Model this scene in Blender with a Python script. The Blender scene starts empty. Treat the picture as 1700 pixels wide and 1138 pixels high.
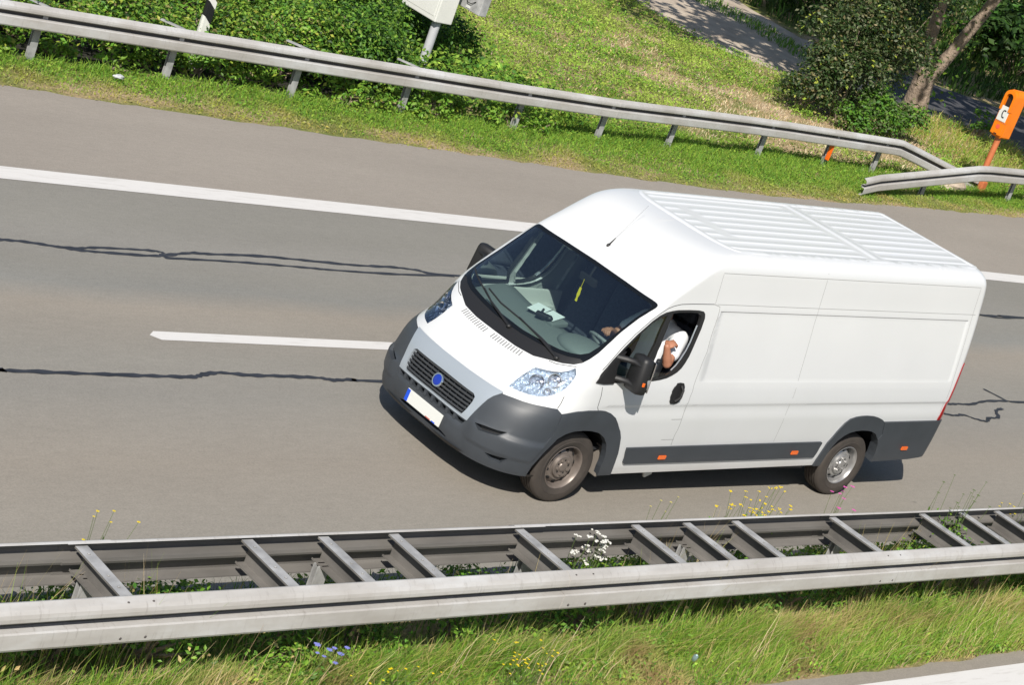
import bpy, bmesh, math, random
import numpy as np
from mathutils import Vector, Matrix
from mathutils.geometry import delaunay_2d_cdt
random.seed(7); rng = np.random.default_rng(11)
SC = bpy.context.scene
COL = SC.collection

# ------------------------------------------------------------------ camera
cam_d = bpy.data.cameras.new('camera'); cam = bpy.data.objects.new('camera', cam_d); COL.objects.link(cam)
SC.camera = cam
cam_d.sensor_width = 36.0; cam_d.lens = 3391.08 * 36.0 / 1700.0
cam_d.clip_start = 0.5; cam_d.clip_end = 600
cam.matrix_world = Matrix((((-0.7195517, 0.0359972, 0.6935052, 12.8459996), (0.6064253, -0.4540286, 0.6527682, 11.9092198), (0.338369, 0.8902596, 0.3048675, 6.6731246), (0.0, 0.0, 0.0, 1.0))))

# ------------------------------------------------------------------ light
SUN = Vector((0.95, 0.82, 1.12)).normalized()
w = bpy.data.worlds.new('World'); SC.world = w; w.use_nodes = True
nt = w.node_tree; nt.nodes.clear()
sky = nt.nodes.new('ShaderNodeTexSky'); sky.sky_type = 'NISHITA'; sky.sun_disc = False
sky.sun_elevation = math.asin(SUN.z); sky.sun_rotation = math.atan2(SUN.x, SUN.y)
sky.air_density = 1.0; sky.dust_density = 1.2
bg = nt.nodes.new('ShaderNodeBackground'); bg.inputs[1].default_value = 0.078
wo = nt.nodes.new('ShaderNodeOutputWorld')
nt.links.new(sky.outputs[0], bg.inputs[0]); nt.links.new(bg.outputs[0], wo.inputs[0])
sl = bpy.data.lights.new('sun', 'SUN'); sl.energy = 4.7; sl.angle = math.radians(0.5); sl.color = (1.0, 0.95, 0.87)
so = bpy.data.objects.new('sun', sl); COL.objects.link(so); so.location = (8, 7, 12)
so.rotation_euler = SUN.to_track_quat('Z', 'Y').to_euler()
SC.view_settings.view_transform = 'Standard'; SC.view_settings.look = 'None'
SC.view_settings.exposure = 0.36; SC.view_settings.gamma = 1.0
SC.cycles.max_bounces = 6; SC.cycles.transparent_max_bounces = 12

# ------------------------------------------------------------------ helpers
def srgb(r, g, b):
    f = lambda c: (c/255/12.92) if c/255 <= .04045 else ((c/255+.055)/1.055)**2.4
    return (f(r), f(g), f(b))
def tag(o, label=None, cat=None, group=None, kind=None):
    if label: o['label'] = label
    if cat: o['category'] = cat
    if group: o['group'] = group
    if kind: o['kind'] = kind
    return o
def empty(name, loc=(0, 0, 0), rz=0.0):
    o = bpy.data.objects.new(name, None); COL.objects.link(o); o.location = loc; o.rotation_euler = (0, 0, rz)
    o.empty_display_size = .2
    return o
def link(name, me, parent=None, mats=()):
    o = bpy.data.objects.new(name, me); COL.objects.link(o)
    for m in (mats if isinstance(mats, (list, tuple)) else [mats]): me.materials.append(m)
    if parent is not None: o.parent = parent
    return o
def copy_tree(o, parent=None):
    c = o.copy(); COL.objects.link(c)
    if parent is not None: c.parent = parent
    for ch in list(o.children): copy_tree(ch, c)
    return c
def np_mesh(name, V, F, cols=None, mi=None, smooth=False):
    V = np.asarray(V, np.float32); F = np.asarray(F, np.int32); k = F.shape[1]
    me = bpy.data.meshes.new(name); me.vertices.add(len(V)); me.vertices.foreach_set('co', V.ravel())
    me.loops.add(F.size); me.loops.foreach_set('vertex_index', F.ravel())
    me.polygons.add(len(F)); me.polygons.foreach_set('loop_start', np.arange(0, F.size, k, dtype=np.int32))
    me.polygons.foreach_set('loop_total', np.full(len(F), k, np.int32))
    if mi is not None: me.polygons.foreach_set('material_index', np.asarray(mi, np.int32))
    me.polygons.foreach_set('use_smooth', np.full(len(F), smooth))
    if cols is not None:
        a = me.color_attributes.new('Col', 'FLOAT_COLOR', 'POINT')
        c = np.ones((len(V), 4), np.float32); c[:, :3] = cols; a.data.foreach_set('color', c.ravel())
    me.update(calc_edges=True); return me
def pymesh(name, V, F, smooth=False, mi=None):
    me = bpy.data.meshes.new(name); me.from_pydata([tuple(map(float, v)) for v in V], [], [tuple(map(int, f)) for f in F])
    if smooth: me.polygons.foreach_set('use_smooth', np.ones(len(F), bool))
    if mi is not None: me.polygons.foreach_set('material_index', np.asarray(mi, np.int32))
    me.update(); return me

def join(parent, *kids):
    """fold small repeated pattern pieces into the part they belong to"""
    with bpy.context.temp_override(active_object=parent, object=parent, selected_objects=[parent, *kids], selected_editable_objects=[parent, *kids]):
        bpy.ops.object.join()
    return parent

class MB:
    """collects boxes, tubes, lathes into one mesh"""
    def __init__(s): s.bm = bmesh.new()
    def box(s, c, size, rot=None, bevel=0.0, taper=None):
        r = bmesh.ops.create_cube(s.bm, size=1.0); vs = r['verts']
        for v in vs:
            v.co = Vector((v.co.x*size[0], v.co.y*size[1], v.co.z*size[2]))
            if taper and v.co.z > 0: v.co.x *= taper; v.co.y *= taper
        if bevel:
            es = list({e for v in vs for e in v.link_edges})
            g = bmesh.ops.bevel(s.bm, geom=es, offset=bevel, segments=2, affect='EDGES', profile=.6)
            vs = list({v for f in g['faces'] for v in f.verts} | {v for v in vs if v.is_valid})
        m = Matrix.Translation(c) @ (rot.to_4x4() if rot else Matrix())
        bmesh.ops.transform(s.bm, matrix=m, verts=vs); return s
    def tube(s, pts, r, n=8, cap=True):
        pts = [Vector(p) for p in pts]; rings = []
        rr = r if isinstance(r, (list, tuple)) else [r]*len(pts)
        up = None
        for i, p in enumerate(pts):
            d = (pts[min(i+1, len(pts)-1)]-pts[max(i-1, 0)]).normalized()
            if up is None:
                up = Vector((0, 0, 1)) if abs(d.z) < .9 else Vector((1, 0, 0))
            a = d.cross(up).normalized(); b = a.cross(d).normalized(); up = b
            rings.append([s.bm.verts.new(p+rr[i]*(math.cos(t)*a+math.sin(t)*b)) for t in [2*math.pi*k/n for k in range(n)]])
        for A, B in zip(rings[:-1], rings[1:]):
            for k in range(n): s.bm.faces.new((A[k], A[(k+1) % n], B[(k+1) % n], B[k]))
        if cap: s.bm.faces.new(rings[0][::-1]); s.bm.faces.new(rings[-1])
        return s
    def lathe(s, prof, n=32, axis='Y', c=(0, 0, 0)):
        rings = []
        for (h, r) in prof:
            ring = []
            for k in range(n):
                t = 2*math.pi*k/n; a, b = r*math.cos(t), r*math.sin(t)
                p = {'Y': (a, h, b), 'Z': (a, b, h), 'X': (h, a, b)}[axis]
                ring.append(s.bm.verts.new(Vector(c)+Vector(p)))
            rings.append(ring)
        for A, B in zip(rings[:-1], rings[1:]):
            for k in range(n): s.bm.faces.new((A[k], A[(k+1) % n], B[(k+1) % n], B[k]))
        return s
    def ell(s, c, r, seg=16, rot=None):
        g = bmesh.ops.create_uvsphere(s.bm, u_segments=seg, v_segments=max(6, seg//2), radius=1.0)
        m = Matrix.Translation(c) @ (rot.to_4x4() if rot else Matrix()) @ Matrix.Diagonal((*r, 1))
        bmesh.ops.transform(s.bm, matrix=m, verts=g['verts']); return s
    def poly(s, pts):
        s.bm.faces.new([s.bm.verts.new(p) for p in pts]); return s
    def prism(s, prof, axis_from, axis_to):
        A = [s.bm.verts.new(Vector(p)+Vector(axis_from)) for p in prof]; B = [s.bm.verts.new(Vector(p)+Vector(axis_to)) for p in prof]
        n = len(prof)
        for k in range(n): s.bm.faces.new((A[k], A[(k+1) % n], B[(k+1) % n], B[k]))
        s.bm.faces.new(A[::-1]); s.bm.faces.new(B); return s
    def build(s, name, mat, parent=None, smooth=False, angle=40):
        bmesh.ops.recalc_face_normals(s.bm, faces=s.bm.faces)
        if smooth:
            for f in s.bm.faces: f.smooth = True
            for e in s.bm.edges:
                if len(e.link_faces) == 2 and e.calc_face_angle(0) > math.radians(angle): e.smooth = False
        me = bpy.data.meshes.new(name); s.bm.to_mesh(me); s.bm.free()
        return link(name, me, parent, mat)

# ------------------------------------------------------------------ materials
def mat(name, col, rough=.6, metal=0.0, noise=None, bump=None, spec=.5, coat=0.0, back=None, trans=0.0, vcol=False):
    m = bpy.data.materials.new(name); m.use_nodes = True; n = m.node_tree.nodes; L = m.node_tree.links
    p = n['Principled BSDF']; p.inputs['Roughness'].default_value = rough; p.inputs['Metallic'].default_value = metal
    p.inputs['Specular IOR Level'].default_value = spec; p.inputs['Coat Weight'].default_value = coat
    p.inputs['Coat Roughness'].default_value = .06
    p.inputs['Base Color'].default_value = (*col, 1)
    src = None
    if vcol:
        a = n.new('ShaderNodeAttribute'); a.attribute_name = 'Col'; src = a.outputs['Color']
    if noise:   # (scale, amount[, stretch xyz])
        t = n.new('ShaderNodeTexCoord'); mp = n.new('ShaderNodeMapping'); nz = n.new('ShaderNodeTexNoise')
        mp.inputs['Scale'].default_value = noise[2] if len(noise) > 2 else (1, 1, 1)
        nz.inputs['Scale'].default_value = noise[0]; nz.inputs['Detail'].default_value = 5
        L.new(t.outputs['Object'], mp.inputs[0]); L.new(mp.outputs[0], nz.inputs['Vector'])
        mr = n.new('ShaderNodeMapRange'); mr.inputs['From Min'].default_value = .3; mr.inputs['From Max'].default_value = .7
        mr.inputs['To Min'].default_value = 1-noise[1]; mr.inputs['To Max'].default_value = 1+noise[1]
        L.new(nz.outputs[0], mr.inputs[0])
        mx = n.new('ShaderNodeVectorMath'); mx.operation = 'SCALE'
        if src is None: mx.inputs[0].default_value = col
        else: L.new(src, mx.inputs[0])
        L.new(mr.outputs[0], mx.inputs['Scale']); src = mx.outputs[0]
    if back is not None:
        g = n.new('ShaderNodeNewGeometry'); mx = n.new('ShaderNodeMix'); mx.data_type = 'RGBA'
        L.new(g.outputs['Backfacing'], mx.inputs['Factor'])
        if src is None: mx.inputs['A'].default_value = (*col, 1)
        else: L.new(src, mx.inputs['A'])
        mx.inputs['B'].default_value = (*back, 1); src = mx.outputs['Result']
    if src is not None: L.new(src, p.inputs['Base Color'])
    if bump:    # (scale, strength, distance)
        t = n.new('ShaderNodeTexCoord'); nz = n.new('ShaderNodeTexNoise'); nz.inputs['Scale'].default_value = bump[0]; nz.inputs['Detail'].default_value = 4
        L.new(t.outputs['Object'], nz.inputs['Vector'])
        b = n.new('ShaderNodeBump'); b.inputs['Strength'].default_value = bump[1]; b.inputs['Distance'].default_value = bump[2]
        L.new(nz.outputs[0], b.inputs['Height']); L.new(b.outputs[0], p.inputs['Normal'])
    if trans:
        tr = n.new('ShaderNodeBsdfTranslucent'); ms = n.new('ShaderNodeMixShader'); ms.inputs[0].default_value = trans
        if src is not None: L.new(src, tr.inputs[0])
        else: tr.inputs[0].default_value = (*col, 1)
        L.new(p.outputs[0], ms.inputs[1]); L.new(tr.outputs[0], ms.inputs[2]); L.new(ms.outputs[0], n['Material Output'].inputs[0])
    return m
def glassmat(name, tint, refl=1.0):
    m = bpy.data.materials.new(name); m.use_nodes = True; n = m.node_tree.nodes; L = m.node_tree.links; n.clear()
    o = n.new('ShaderNodeOutputMaterial'); t = n.new('ShaderNodeBsdfTransparent'); t.inputs[0].default_value = (*tint, 1)
    g = n.new('ShaderNodeBsdfGlossy'); g.inputs['Roughness'].default_value = .015
    f = n.new('ShaderNodeFresnel'); f.inputs[0].default_value = 1.5
    mm = n.new('ShaderNodeMath'); mm.operation = 'MULTIPLY'; mm.inputs[1].default_value = refl; mm.use_clamp = True
    x = n.new('ShaderNodeMixShader'); L.new(f.outputs[0], mm.inputs[0]); L.new(mm.outputs[0], x.inputs[0])
    L.new(t.outputs[0], x.inputs[1]); L.new(g.outputs[0], x.inputs[2]); L.new(x.outputs[0], o.inputs[0]); return m

M = {}
M['paint'] = mat('white_paint', (.59, .602, .608), .28, spec=.45, coat=.35, noise=(1.3, .02), back=(.42, .44, .43))
M['roofpaint'] = mat('sunlit_roof_paint', (.68, .69, .70), .30, spec=.45, coat=.35)  # body paint lightened; sunlight on the roof is put into the colour
def road_film(m):
    n = m.node_tree.nodes; L = m.node_tree.links; p = n['Principled BSDF']; src = p.inputs['Base Color'].links[0].from_socket
    t = n.new('ShaderNodeTexCoord'); sp = n.new('ShaderNodeSeparateXYZ'); L.new(t.outputs['Object'], sp.inputs[0])
    z = n.new('ShaderNodeTexNoise'); z.inputs['Scale'].default_value = 2.2; z.inputs['Detail'].default_value = 6; L.new(t.outputs['Object'], z.inputs['Vector'])
    a = n.new('ShaderNodeMapRange'); L.new(sp.outputs[2], a.inputs[0]); a.inputs['From Min'].default_value = 1.15; a.inputs['From Max'].default_value = .35; a.inputs['To Min'].default_value = 0; a.inputs['To Max'].default_value = .55
    b = n.new('ShaderNodeMath'); b.operation = 'MULTIPLY'; L.new(a.outputs[0], b.inputs[0]); L.new(z.outputs[0], b.inputs[1])
    x = n.new('ShaderNodeMix'); x.data_type = 'RGBA'; L.new(b.outputs[0], x.inputs['Factor']); L.new(src, x.inputs['A']); x.inputs['B'].default_value = (.40, .37, .32, 1)
    L.new(x.outputs['Result'], p.inputs['Base Color'])
road_film(M['paint'])
M['plastic'] = mat('grey_plastic', (.040, .046, .054), .48, noise=(6, .08), bump=(350, .08, .002))
M['black'] = mat('black_plastic', (.012, .012, .013), .52)
M['gap'] = mat('panel_gap', (.24, .24, .235), .8)
M['slit'] = mat('slit_grey', (.10, .10, .10), .8)
M['gapd'] = mat('dark_gap', (.02, .02, .02), .8)
M['frit'] = mat('glass_border', (.006, .007, .008), .08)
M['rubber'] = mat('window_rubber', (.015, .015, .016), .5, back=(.40, .41, .40))
M['silver'] = mat('silver_paint', (.34, .38, .42), .38, metal=.25, coat=.25)
M['slat'] = mat('grille_slats', (.040, .043, .047), .45)
M['chrome'] = mat('chrome', (.8, .8, .82), .12, metal=1)
M['blue'] = mat('badge_blue', (.006, .03, .30), .3, coat=.5)
M['plate'] = mat('plate_white', (.62, .63, .60), .45)
M['plateblue'] = mat('plate_blue', (.01, .07, .55), .4)
M['platered'] = mat('plate_red', (.45, .12, .09), .4)
M['orange'] = mat('orange_lens', (.75, .13, .012), .25, coat=.5)
M['red'] = mat('red_lens', (.25, .004, .008), .15, coat=.6)
M['tyre'] = mat('tyre_rubber', (.046, .038, .032), .78, noise=(9, .18), bump=(60, .15, .003))
M['rimd'] = mat('dusty_rim', (.20, .17, .15), .45, metal=.45, noise=(14, .2))
M['rims'] = mat('silver_rim', (.37, .365, .36), .32, metal=.6, noise=(14, .12))
M['void'] = mat('wheel_well', (.008, .008, .008), .9)
M['glass'] = glassmat('windscreen_glass', (.84, .98, .95), 3.8)
M['sglass'] = glassmat('side_glass', (.78, .91, .86), 1.6)
M['lens'] = glassmat('clear_lens', (.95, .97, 1.0), 1.3)
M['dash'] = mat('dashboard', (.15, .165, .16), .7, bump=(200, .1, .002))
M['wheelgrey'] = mat('steering_grey', (.20, .21, .21), .5)
M['seat'] = mat('seat_fabric', (.050, .056, .075), .9, noise=(40, .25))
M['doortrim'] = mat('door_trim', (.52, .53, .50), .75)
M['guard'] = mat('splash_guard', (.16, .14, .12), .8)
M['lampclear'] = mat('clear_lamp', (.40, .42, .44), .15, metal=.5, coat=.6)
M['dark'] = mat('cab_dark', (.022, .024, .028), .85)
M['paper'] = mat('paper', (.78, .80, .80), .7)
M['yellow'] = mat('yellow_card', (.75, .62, .02), .5)
M['skin'] = mat('skin', (.36, .16, .095), .55)
M['shirt'] = mat('shirt_white', (.72, .74, .77), .85)
M['jeans'] = mat('trousers', (.03, .045, .09), .85)
M['hair'] = mat('hair', (.03, .02, .013), .7)
# ================================================================== GROUND AND ROAD
def nodes(name):
    m = bpy.data.materials.new(name); m.use_nodes = True; return m, m.node_tree.nodes, m.node_tree.links, m.node_tree.nodes['Principled BSDF']
def noise(n, L, src, scale, detail=6, rough=.6, st=(1, 1, 1)):
    mp = n.new('ShaderNodeMapping'); mp.inputs['Scale'].default_value = st; z = n.new('ShaderNodeTexNoise')
    z.inputs['Scale'].default_value = scale; z.inputs['Detail'].default_value = detail; z.inputs['Roughness'].default_value = rough
    L.new(src, mp.inputs[0]); L.new(mp.outputs[0], z.inputs['Vector']); return z.outputs[0]
def ramp(n, L, src, stops):
    r = n.new('ShaderNodeValToRGB'); e = r.color_ramp.elements
    while len(e) < len(stops): e.new(.5)
    for q, (p, c) in zip(e, stops): q.position = p; q.color = (*c, 1) if len(c) == 3 else c
    L.new(src, r.inputs[0]); return r.outputs[0]
def mixc(n, L, fac, a, b, mode='MIX'):
    x = n.new('ShaderNodeMix'); x.data_type = 'RGBA'; x.blend_type = mode
    for k, v in (('Factor', fac), ('A', a), ('B', b)):
        if isinstance(v, (int, float)): x.inputs[k].default_value = v
        elif isinstance(v, tuple): x.inputs[k].default_value = (*v, 1)
        else: L.new(v, x.inputs[k])
    return x.outputs['Result']
def mrange(n, L, src, a, b, c, d):
    r = n.new('ShaderNodeMapRange'); L.new(src, r.inputs[0])
    for k, v in (('From Min', a), ('From Max', b), ('To Min', c), ('To Max', d)): r.inputs[k].default_value = v
    return r.outputs[0]
def road_mat(name, k=1.0, bands=True):
    m, n, L, p = nodes(name); t = n.new('ShaderNodeTexCoord'); oc = t.outputs['Object']
    sp = n.new('ShaderNodeSeparateXYZ'); L.new(oc, sp.inputs[0])
    wob = noise(n, L, oc, .35, 3, .5, (1, 1, 1)); ad = n.new('ShaderNodeMath'); ad.operation = 'MULTIPLY_ADD'; L.new(wob, ad.inputs[0]); ad.inputs[1].default_value = .5; L.new(sp.outputs[1], ad.inputs[2])
    f = mrange(n, L, ad.outputs[0], -9.0, 3.0, 0, 1)
    q = lambda y: (y+.25+9)/12
    k *= 1.09
    bg_, gy, sh = (.236*k, .211*k, .178*k), (.194*k, .186*k, .165*k), (.248*k, .222*k, .192*k)
    col = ramp(n, L, f, [(q(-8.9), sh), (q(-6.15), sh), (q(-5.75), gy), (q(-4.9), gy), (q(-4.35), (.203*k, .194*k, .175*k)), (q(-3.7), gy), (q(-3.2), (.190*k, .186*k, .170*k)), (q(-2.75), bg_), (q(-1.6), (.212*k, .200*k, .176*k)), (q(-.9), (.204*k, .193*k, .172*k)), (q(.2), bg_), (q(2.0), (.215*k, .203*k, .178*k))]) if bands else None
    if not bands: rgb = n.new('ShaderNodeRGB'); rgb.outputs[0].default_value = (*bg_, 1); col = rgb.outputs[0]
    big = mrange(n, L, noise(n, L, oc, .8, 4, .55, (.25, 1, 1)), .3, .7, .94, 1.06)
    fine = mrange(n, L, noise(n, L, oc, 70, 4, .75, (.8, 1, 1)), .25, .75, .80, 1.20)
    mid = mrange(n, L, noise(n, L, oc, 14, 4, .7, (.35, 1.2, 1)), .3, .7, .95, 1.05)
    spots = mrange(n, L, noise(n, L, oc, 2.6, 2, .5, (.6, 1.5, 1)), .775, .80, 1.0, .45)
    for s in (big, fine, mid, spots):
        v = n.new('ShaderNodeVectorMath'); v.operation = 'SCALE'; L.new(col, v.inputs[0]); L.new(s, v.inputs['Scale']); col = v.outputs[0]
    L.new(col, p.inputs['Base Color']); p.inputs['Roughness'].default_value = .85; p.inputs['Specular IOR Level'].default_value = .3
    b = n.new('ShaderNodeBump'); b.inputs['Strength'].default_value = .35; b.inputs['Distance'].default_value = .006; L.new(noise(n, L, oc, 160, 3, .7), b.inputs['Height']); L.new(b.outputs[0], p.inputs['Normal'])
    return m
M['road'] = road_mat('asphalt'); M['road2'] = road_mat('asphalt_opposite', 1.0, False)
m, n, L, p = nodes('line_paint'); t = n.new('ShaderNodeTexCoord'); oc = t.outputs['Object']
w1 = noise(n, L, oc, 9, 5, .7, (.25, 2.2, 1)); w2 = noise(n, L, oc, 130, 3, .7)
c = ramp(n, L, w1, [(.30, (.50, .48, .455)), (.48, (.60, .585, .565))]); c = mixc(n, L, mrange(n, L, w2, .58, .72, 0, .45), c, (.34, .32, .30)); c = mixc(n, L, mrange(n, L, noise(n, L, oc, 1.7, 5, .75, (.3, 2.5, 1)), .58, .80, 0, .40), c, (.33, .31, .285))
L.new(c, p.inputs['Base Color']); p.inputs['Roughness'].default_value = .8; M['line'] = m
M['tar'] = mat('tar_seal', (.026, .027, .033), .55, noise=(8, .3))
m, n, L, p = nodes('earth'); t = n.new('ShaderNodeTexCoord'); oc = t.outputs['Object']
a = noise(n, L, oc, .9, 6, .65, (.6, 1, 1)); b = noise(n, L, oc, 22, 5, .75)
c = ramp(n, L, a, [(.36, (.15, .20, .04)), (.47, (.24, .25, .07)), (.56, (.42, .33, .19)), (.70, (.55, .44, .30))])
c2 = mixc(n, L, mrange(n, L, b, .35, .65, 0, 1), (.55, .52, .48), (1.35, 1.3, 1.2)); c = mixc(n, L, 1.0, c, c2, 'MULTIPLY')
L.new(c, p.inputs['Base Color']); p.inputs['Roughness'].default_value = .95
bb = n.new('ShaderNodeBump'); bb.inputs['Distance'].default_value = .05; L.new(b, bb.inputs['Height']); L.new(bb.outputs[0], p.inputs['Normal']); M['earth'] = m
m, n, L, p = nodes('gravel'); t = n.new('ShaderNodeTexCoord'); oc = t.outputs['Object']
a = noise(n, L, oc, 1.2, 5, .6); b = noise(n, L, oc, 30, 4, .8)
c = ramp(n, L, a, [(.35, (.37, .30, .23)), (.65, (.54, .455, .36))]); c = mixc(n, L, mrange(n, L, b, .3, .7, 0, 1), mixc(n, L, 1.0, c, (.7, .7, .7), 'MULTIPLY'), mixc(n, L, 1.0, c, (1.25, 1.25, 1.25), 'MULTIPLY'))
L.new(c, p.inputs['Base Color']); p.inputs['Roughness'].default_value = .95; M['gravel'] = m

def sheet(name, pts, z, m):
    if sum(a[0]*b[1]-b[0]*a[1] for a, b in zip(pts, pts[1:]+pts[:1])) < 0: pts = pts[::-1]
    me = pymesh(name, [(x, y, z) for x, y in pts], [tuple(range(len(pts)))]); o = link(name, me, None, m); return tag(o, kind='structure')
sheet('ground', [(-400, -400), (400, -400), (400, 400), (-400, 400)], 0.0, M['earth'])
EDGE = [(40, -8.95), (8, -8.9), (.6, -8.81), (-1.9, -8.72), (-4.8, -8.64), (-8.2, -8.58), (-12.2, -8.52), (-15, -8.70), (-17.7, -8.98), (-22.3, -9.38), (-28, -9.8), (-120, -14)]
def edge_y(x): return float(np.interp(-x, [-e[0] for e in EDGE], [e[1] for e in EDGE]))
ed = []
for x in np.arange(14, -40, -.25): ed.append((x, edge_y(x)+random.uniform(-.05, .05)))
sheet('road', [(-120, 2.12), (40, 2.12)]+[(40, -8.95)]+ed+[(-120, -14)], .004, M['road'])
ed2 = [(x, 3.79+.012*(-x)*.0+random.uniform(-.03, .03)) for x in np.arange(12, -20, -.2)]
sheet('opposite_road', [(40, 3.80)]+ed2+[(-120, 3.8), (-120, 15), (40, 15)], .004, M['road2'])
sheet('shoulder_line', [(40, -5.73), (-120, -5.73), (-120, -6.09), (40, -6.09)], .008, M['line'])
sheet('median_line', [(40, 1.60), (-120, 1.60), (-120, 1.40), (40, 1.40)], .008, M['line'])
sheet('opposite_line', [(40, 3.955), (-120, 3.955), (-120, 4.26), (40, 4.26)], .008, M['line'])
for k in range(-6, 2):
    x1 = 2.36+k*18.0
    sheet('lane_dash', [(x1+.06, -2.135), (x1-.02, -2.045), (x1-6, -2.045), (x1-6, -2.222), (x1-.03, -2.222)], .008, M['line'])
TAR = {'tarA': [(3.1, -4.11), (2.95, -4.1), (2.68, -4.09), (2.37, -4.03), (2.15, -3.99), (1.84, -3.98), (1.31, -3.99), (1.1, -4.04), (0.75, -4.14), (0.44, -4.16), (-0.2, -4.21), (-0.83, -4.19), (-1.48, -4.17), (-2.0, -4.2), (-2.35, -4.17), (-2.84, -4.1)], 'tarA2': [(2.37, -4.03), (2.13, -4.04), (1.86, -4.09), (1.34, -4.12), (1.15, -4.11), (1.12, -4.07)], 'tarA3': [(1.18, -3.96), (0.55, -3.99), (-0.07, -4.0), (-0.69, -3.99), (-1.01, -3.98), (-1.85, -4.0), (-2.83, -4.08)], 'tarB': [(4.45, -1.35), (4.32, -1.34), (3.89, -1.33), (3.32, -1.32), (2.84, -1.32), (2.46, -1.32), (2.31, -1.37), (2.1, -1.42), (1.78, -1.39), (1.37, -1.39), (1.02, -1.38), (0.85, -1.34), (0.61, -1.36), (0.21, -1.34)], 's1': [(-8.94, -1.18), (-9.18, -1.19), (-9.46, -1.19), (-9.93, -1.29), (-10.47, -1.31), (-10.86, -1.29)], 's2': [(-10.37, -1.65), (-10.47, -1.31)], 's3': [(-8.49, -0.92), (-8.69, -0.87), (-8.9, -0.89), (-9.03, -0.79), (-9.2, -0.73), (-9.37, -0.82), (-9.61, -0.84), (-9.81, -1.02), (-10.05, -1.09)], 'far': [(-13.71, -4.18), (-14.26, -4.2), (-15.0, -4.22)], 'far2': [(-13.71, -4.18), (-14.24, -4.13), (-15.0, -4.22)]}
TAR['tarA'] = [(14, -4.2), (9, -4.05), (6, -4.14), (4.2, -4.07)]+TAR['tarA']+[(-6, -4.2), (-10, -4.12), (-13.7, -4.18)]
TAR['tarB'] = [(14, -1.4), (9, -1.3), (6.5, -1.37)]+TAR['tarB']+[(-3, -1.3), (-6, -1.25), (-8.94, -1.18)]
TAR['far'] += [(-22, -4.3), (-40, -4.2)]
TAR['s1'] += [(-14, -1.35), (-22, -1.25)]
def smooth_line(P, k=4):
    P = np.array(P, float); out = []
    for i in range(len(P)-1):
        p0, p1, p2, p3 = P[max(i-1, 0)], P[i], P[i+1], P[min(i+2, len(P)-1)]
        for t in np.arange(k)/k: out.append(.5*(2*p1+(p2-p0)*t+(2*p0-5*p1+4*p2-p3)*t*t+(3*p1-p0-3*p2+p3)*t**3))
    return out+[P[-1]]
for i, (k, P) in enumerate(TAR.items()):
    Q = smooth_line(P, 7); V = []; F = []; wd = .062 if len(P) > 10 else .05
    for j, q in enumerate(Q):
        t = Q[min(j+1, len(Q)-1)]-Q[max(j-1, 0)]; t /= np.linalg.norm(t); nn = np.array((-t[1], t[0])); h = wd/2*(1+.25*math.sin(j*1.7)+.15*math.sin(j*.6)); h2 = h*random.uniform(.85, 1.12); h *= random.uniform(.85, 1.12)
        V += [(*(q+nn*h), .007+.0006*i), (*(q-nn*h2), .007+.0006*i)]
    for j in range(len(Q)-1): F.append((2*j, 2*j+1, 2*j+3, 2*j+2))
    tag(link('tar_seam', pymesh('tar_seam', V, F), None, M['tar']), kind='structure')
PATH = [(-24.6, -26.5), (-24.0, -24.4), (-23.2, -22), (-22.7, -20), (-22.9, -18.7), (-23.9, -17.7), (-26, -17.0), (-28.4, -16.3), (-29.0, -15.2), (-29.5, -14.3), (-32, -12.2), (-40, -9.5),
        (-44, -12), (-36.5, -16.5), (-34.6, -18.3), (-33.0, -19.8), (-31.2, -20.9), (-29.6, -22.2), (-30.1, -24.5), (-31.2, -27.5), (-36, -36), (-29, -36)]
sheet('gravel_path', PATH, .004, M['gravel'])
M['shadedpath'] = mat('shaded_gravel', (.060, .060, .066), .9, noise=(9, .25))
sheet('shaded_path', [(-27.2, -16.8), (-28.4, -16.3), (-29.0, -15.2), (-29.5, -14.3), (-32, -12.2), (-40, -9.5), (-44, -12), (-36.5, -16.5), (-34.6, -18.3), (-33.0, -19.8), (-31.2, -20.9), (-29.6, -21.2)], .008, M['shadedpath'])  # same gravel track, with the tree shade put into its dark colour
sheet('path_edge', [(-28.3, -16.1), (-28.75, -15.2), (-29.2, -14.3), (-31.7, -12.2), (-31.2, -11.9), (-28.9, -14.0), (-28.4, -15.0), (-28.0, -15.9)], .009, M['gravel'])

M['shaded_soil'] = mat('shade_darkened_soil', (.018, .016, .011), .95, noise=(5, .4))  # shade under rail and brambles is put into this near-black ground colour
sheet('shaded_soil', [(8, -10.0), (-4, -10.3), (-8.6, -10.95), (-10.5, -12.5), (-11.2, -17.5), (8, -17.5)], .0035, M['shaded_soil'])
# ================================================================== CRASH BARRIERS
m, n, L, p = nodes('galvanised_steel'); t = n.new('ShaderNodeTexCoord'); oc = t.outputs['Object']
a = noise(n, L, oc, 1.6, 5, .65, (.5, 1, 1)); b = noise(n, L, oc, 9, 5, .75, (3.5, 1, .4)); d = noise(n, L, oc, 4, 4, .6, (.2, 1, 4))
c = ramp(n, L, a, [(.33, (.36, .34, .315)), (.5, (.44, .425, .405)), (.68, (.55, .555, .555))])
c = mixc(n, L, mrange(n, L, b, .56, .74, 0, .45), c, (.16, .135, .115)); c = mixc(n, L, mrange(n, L, d, .55, .75, 0, .25), c, (.52, .51, .50))
L.new(c, p.inputs['Base Color']); 
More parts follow.
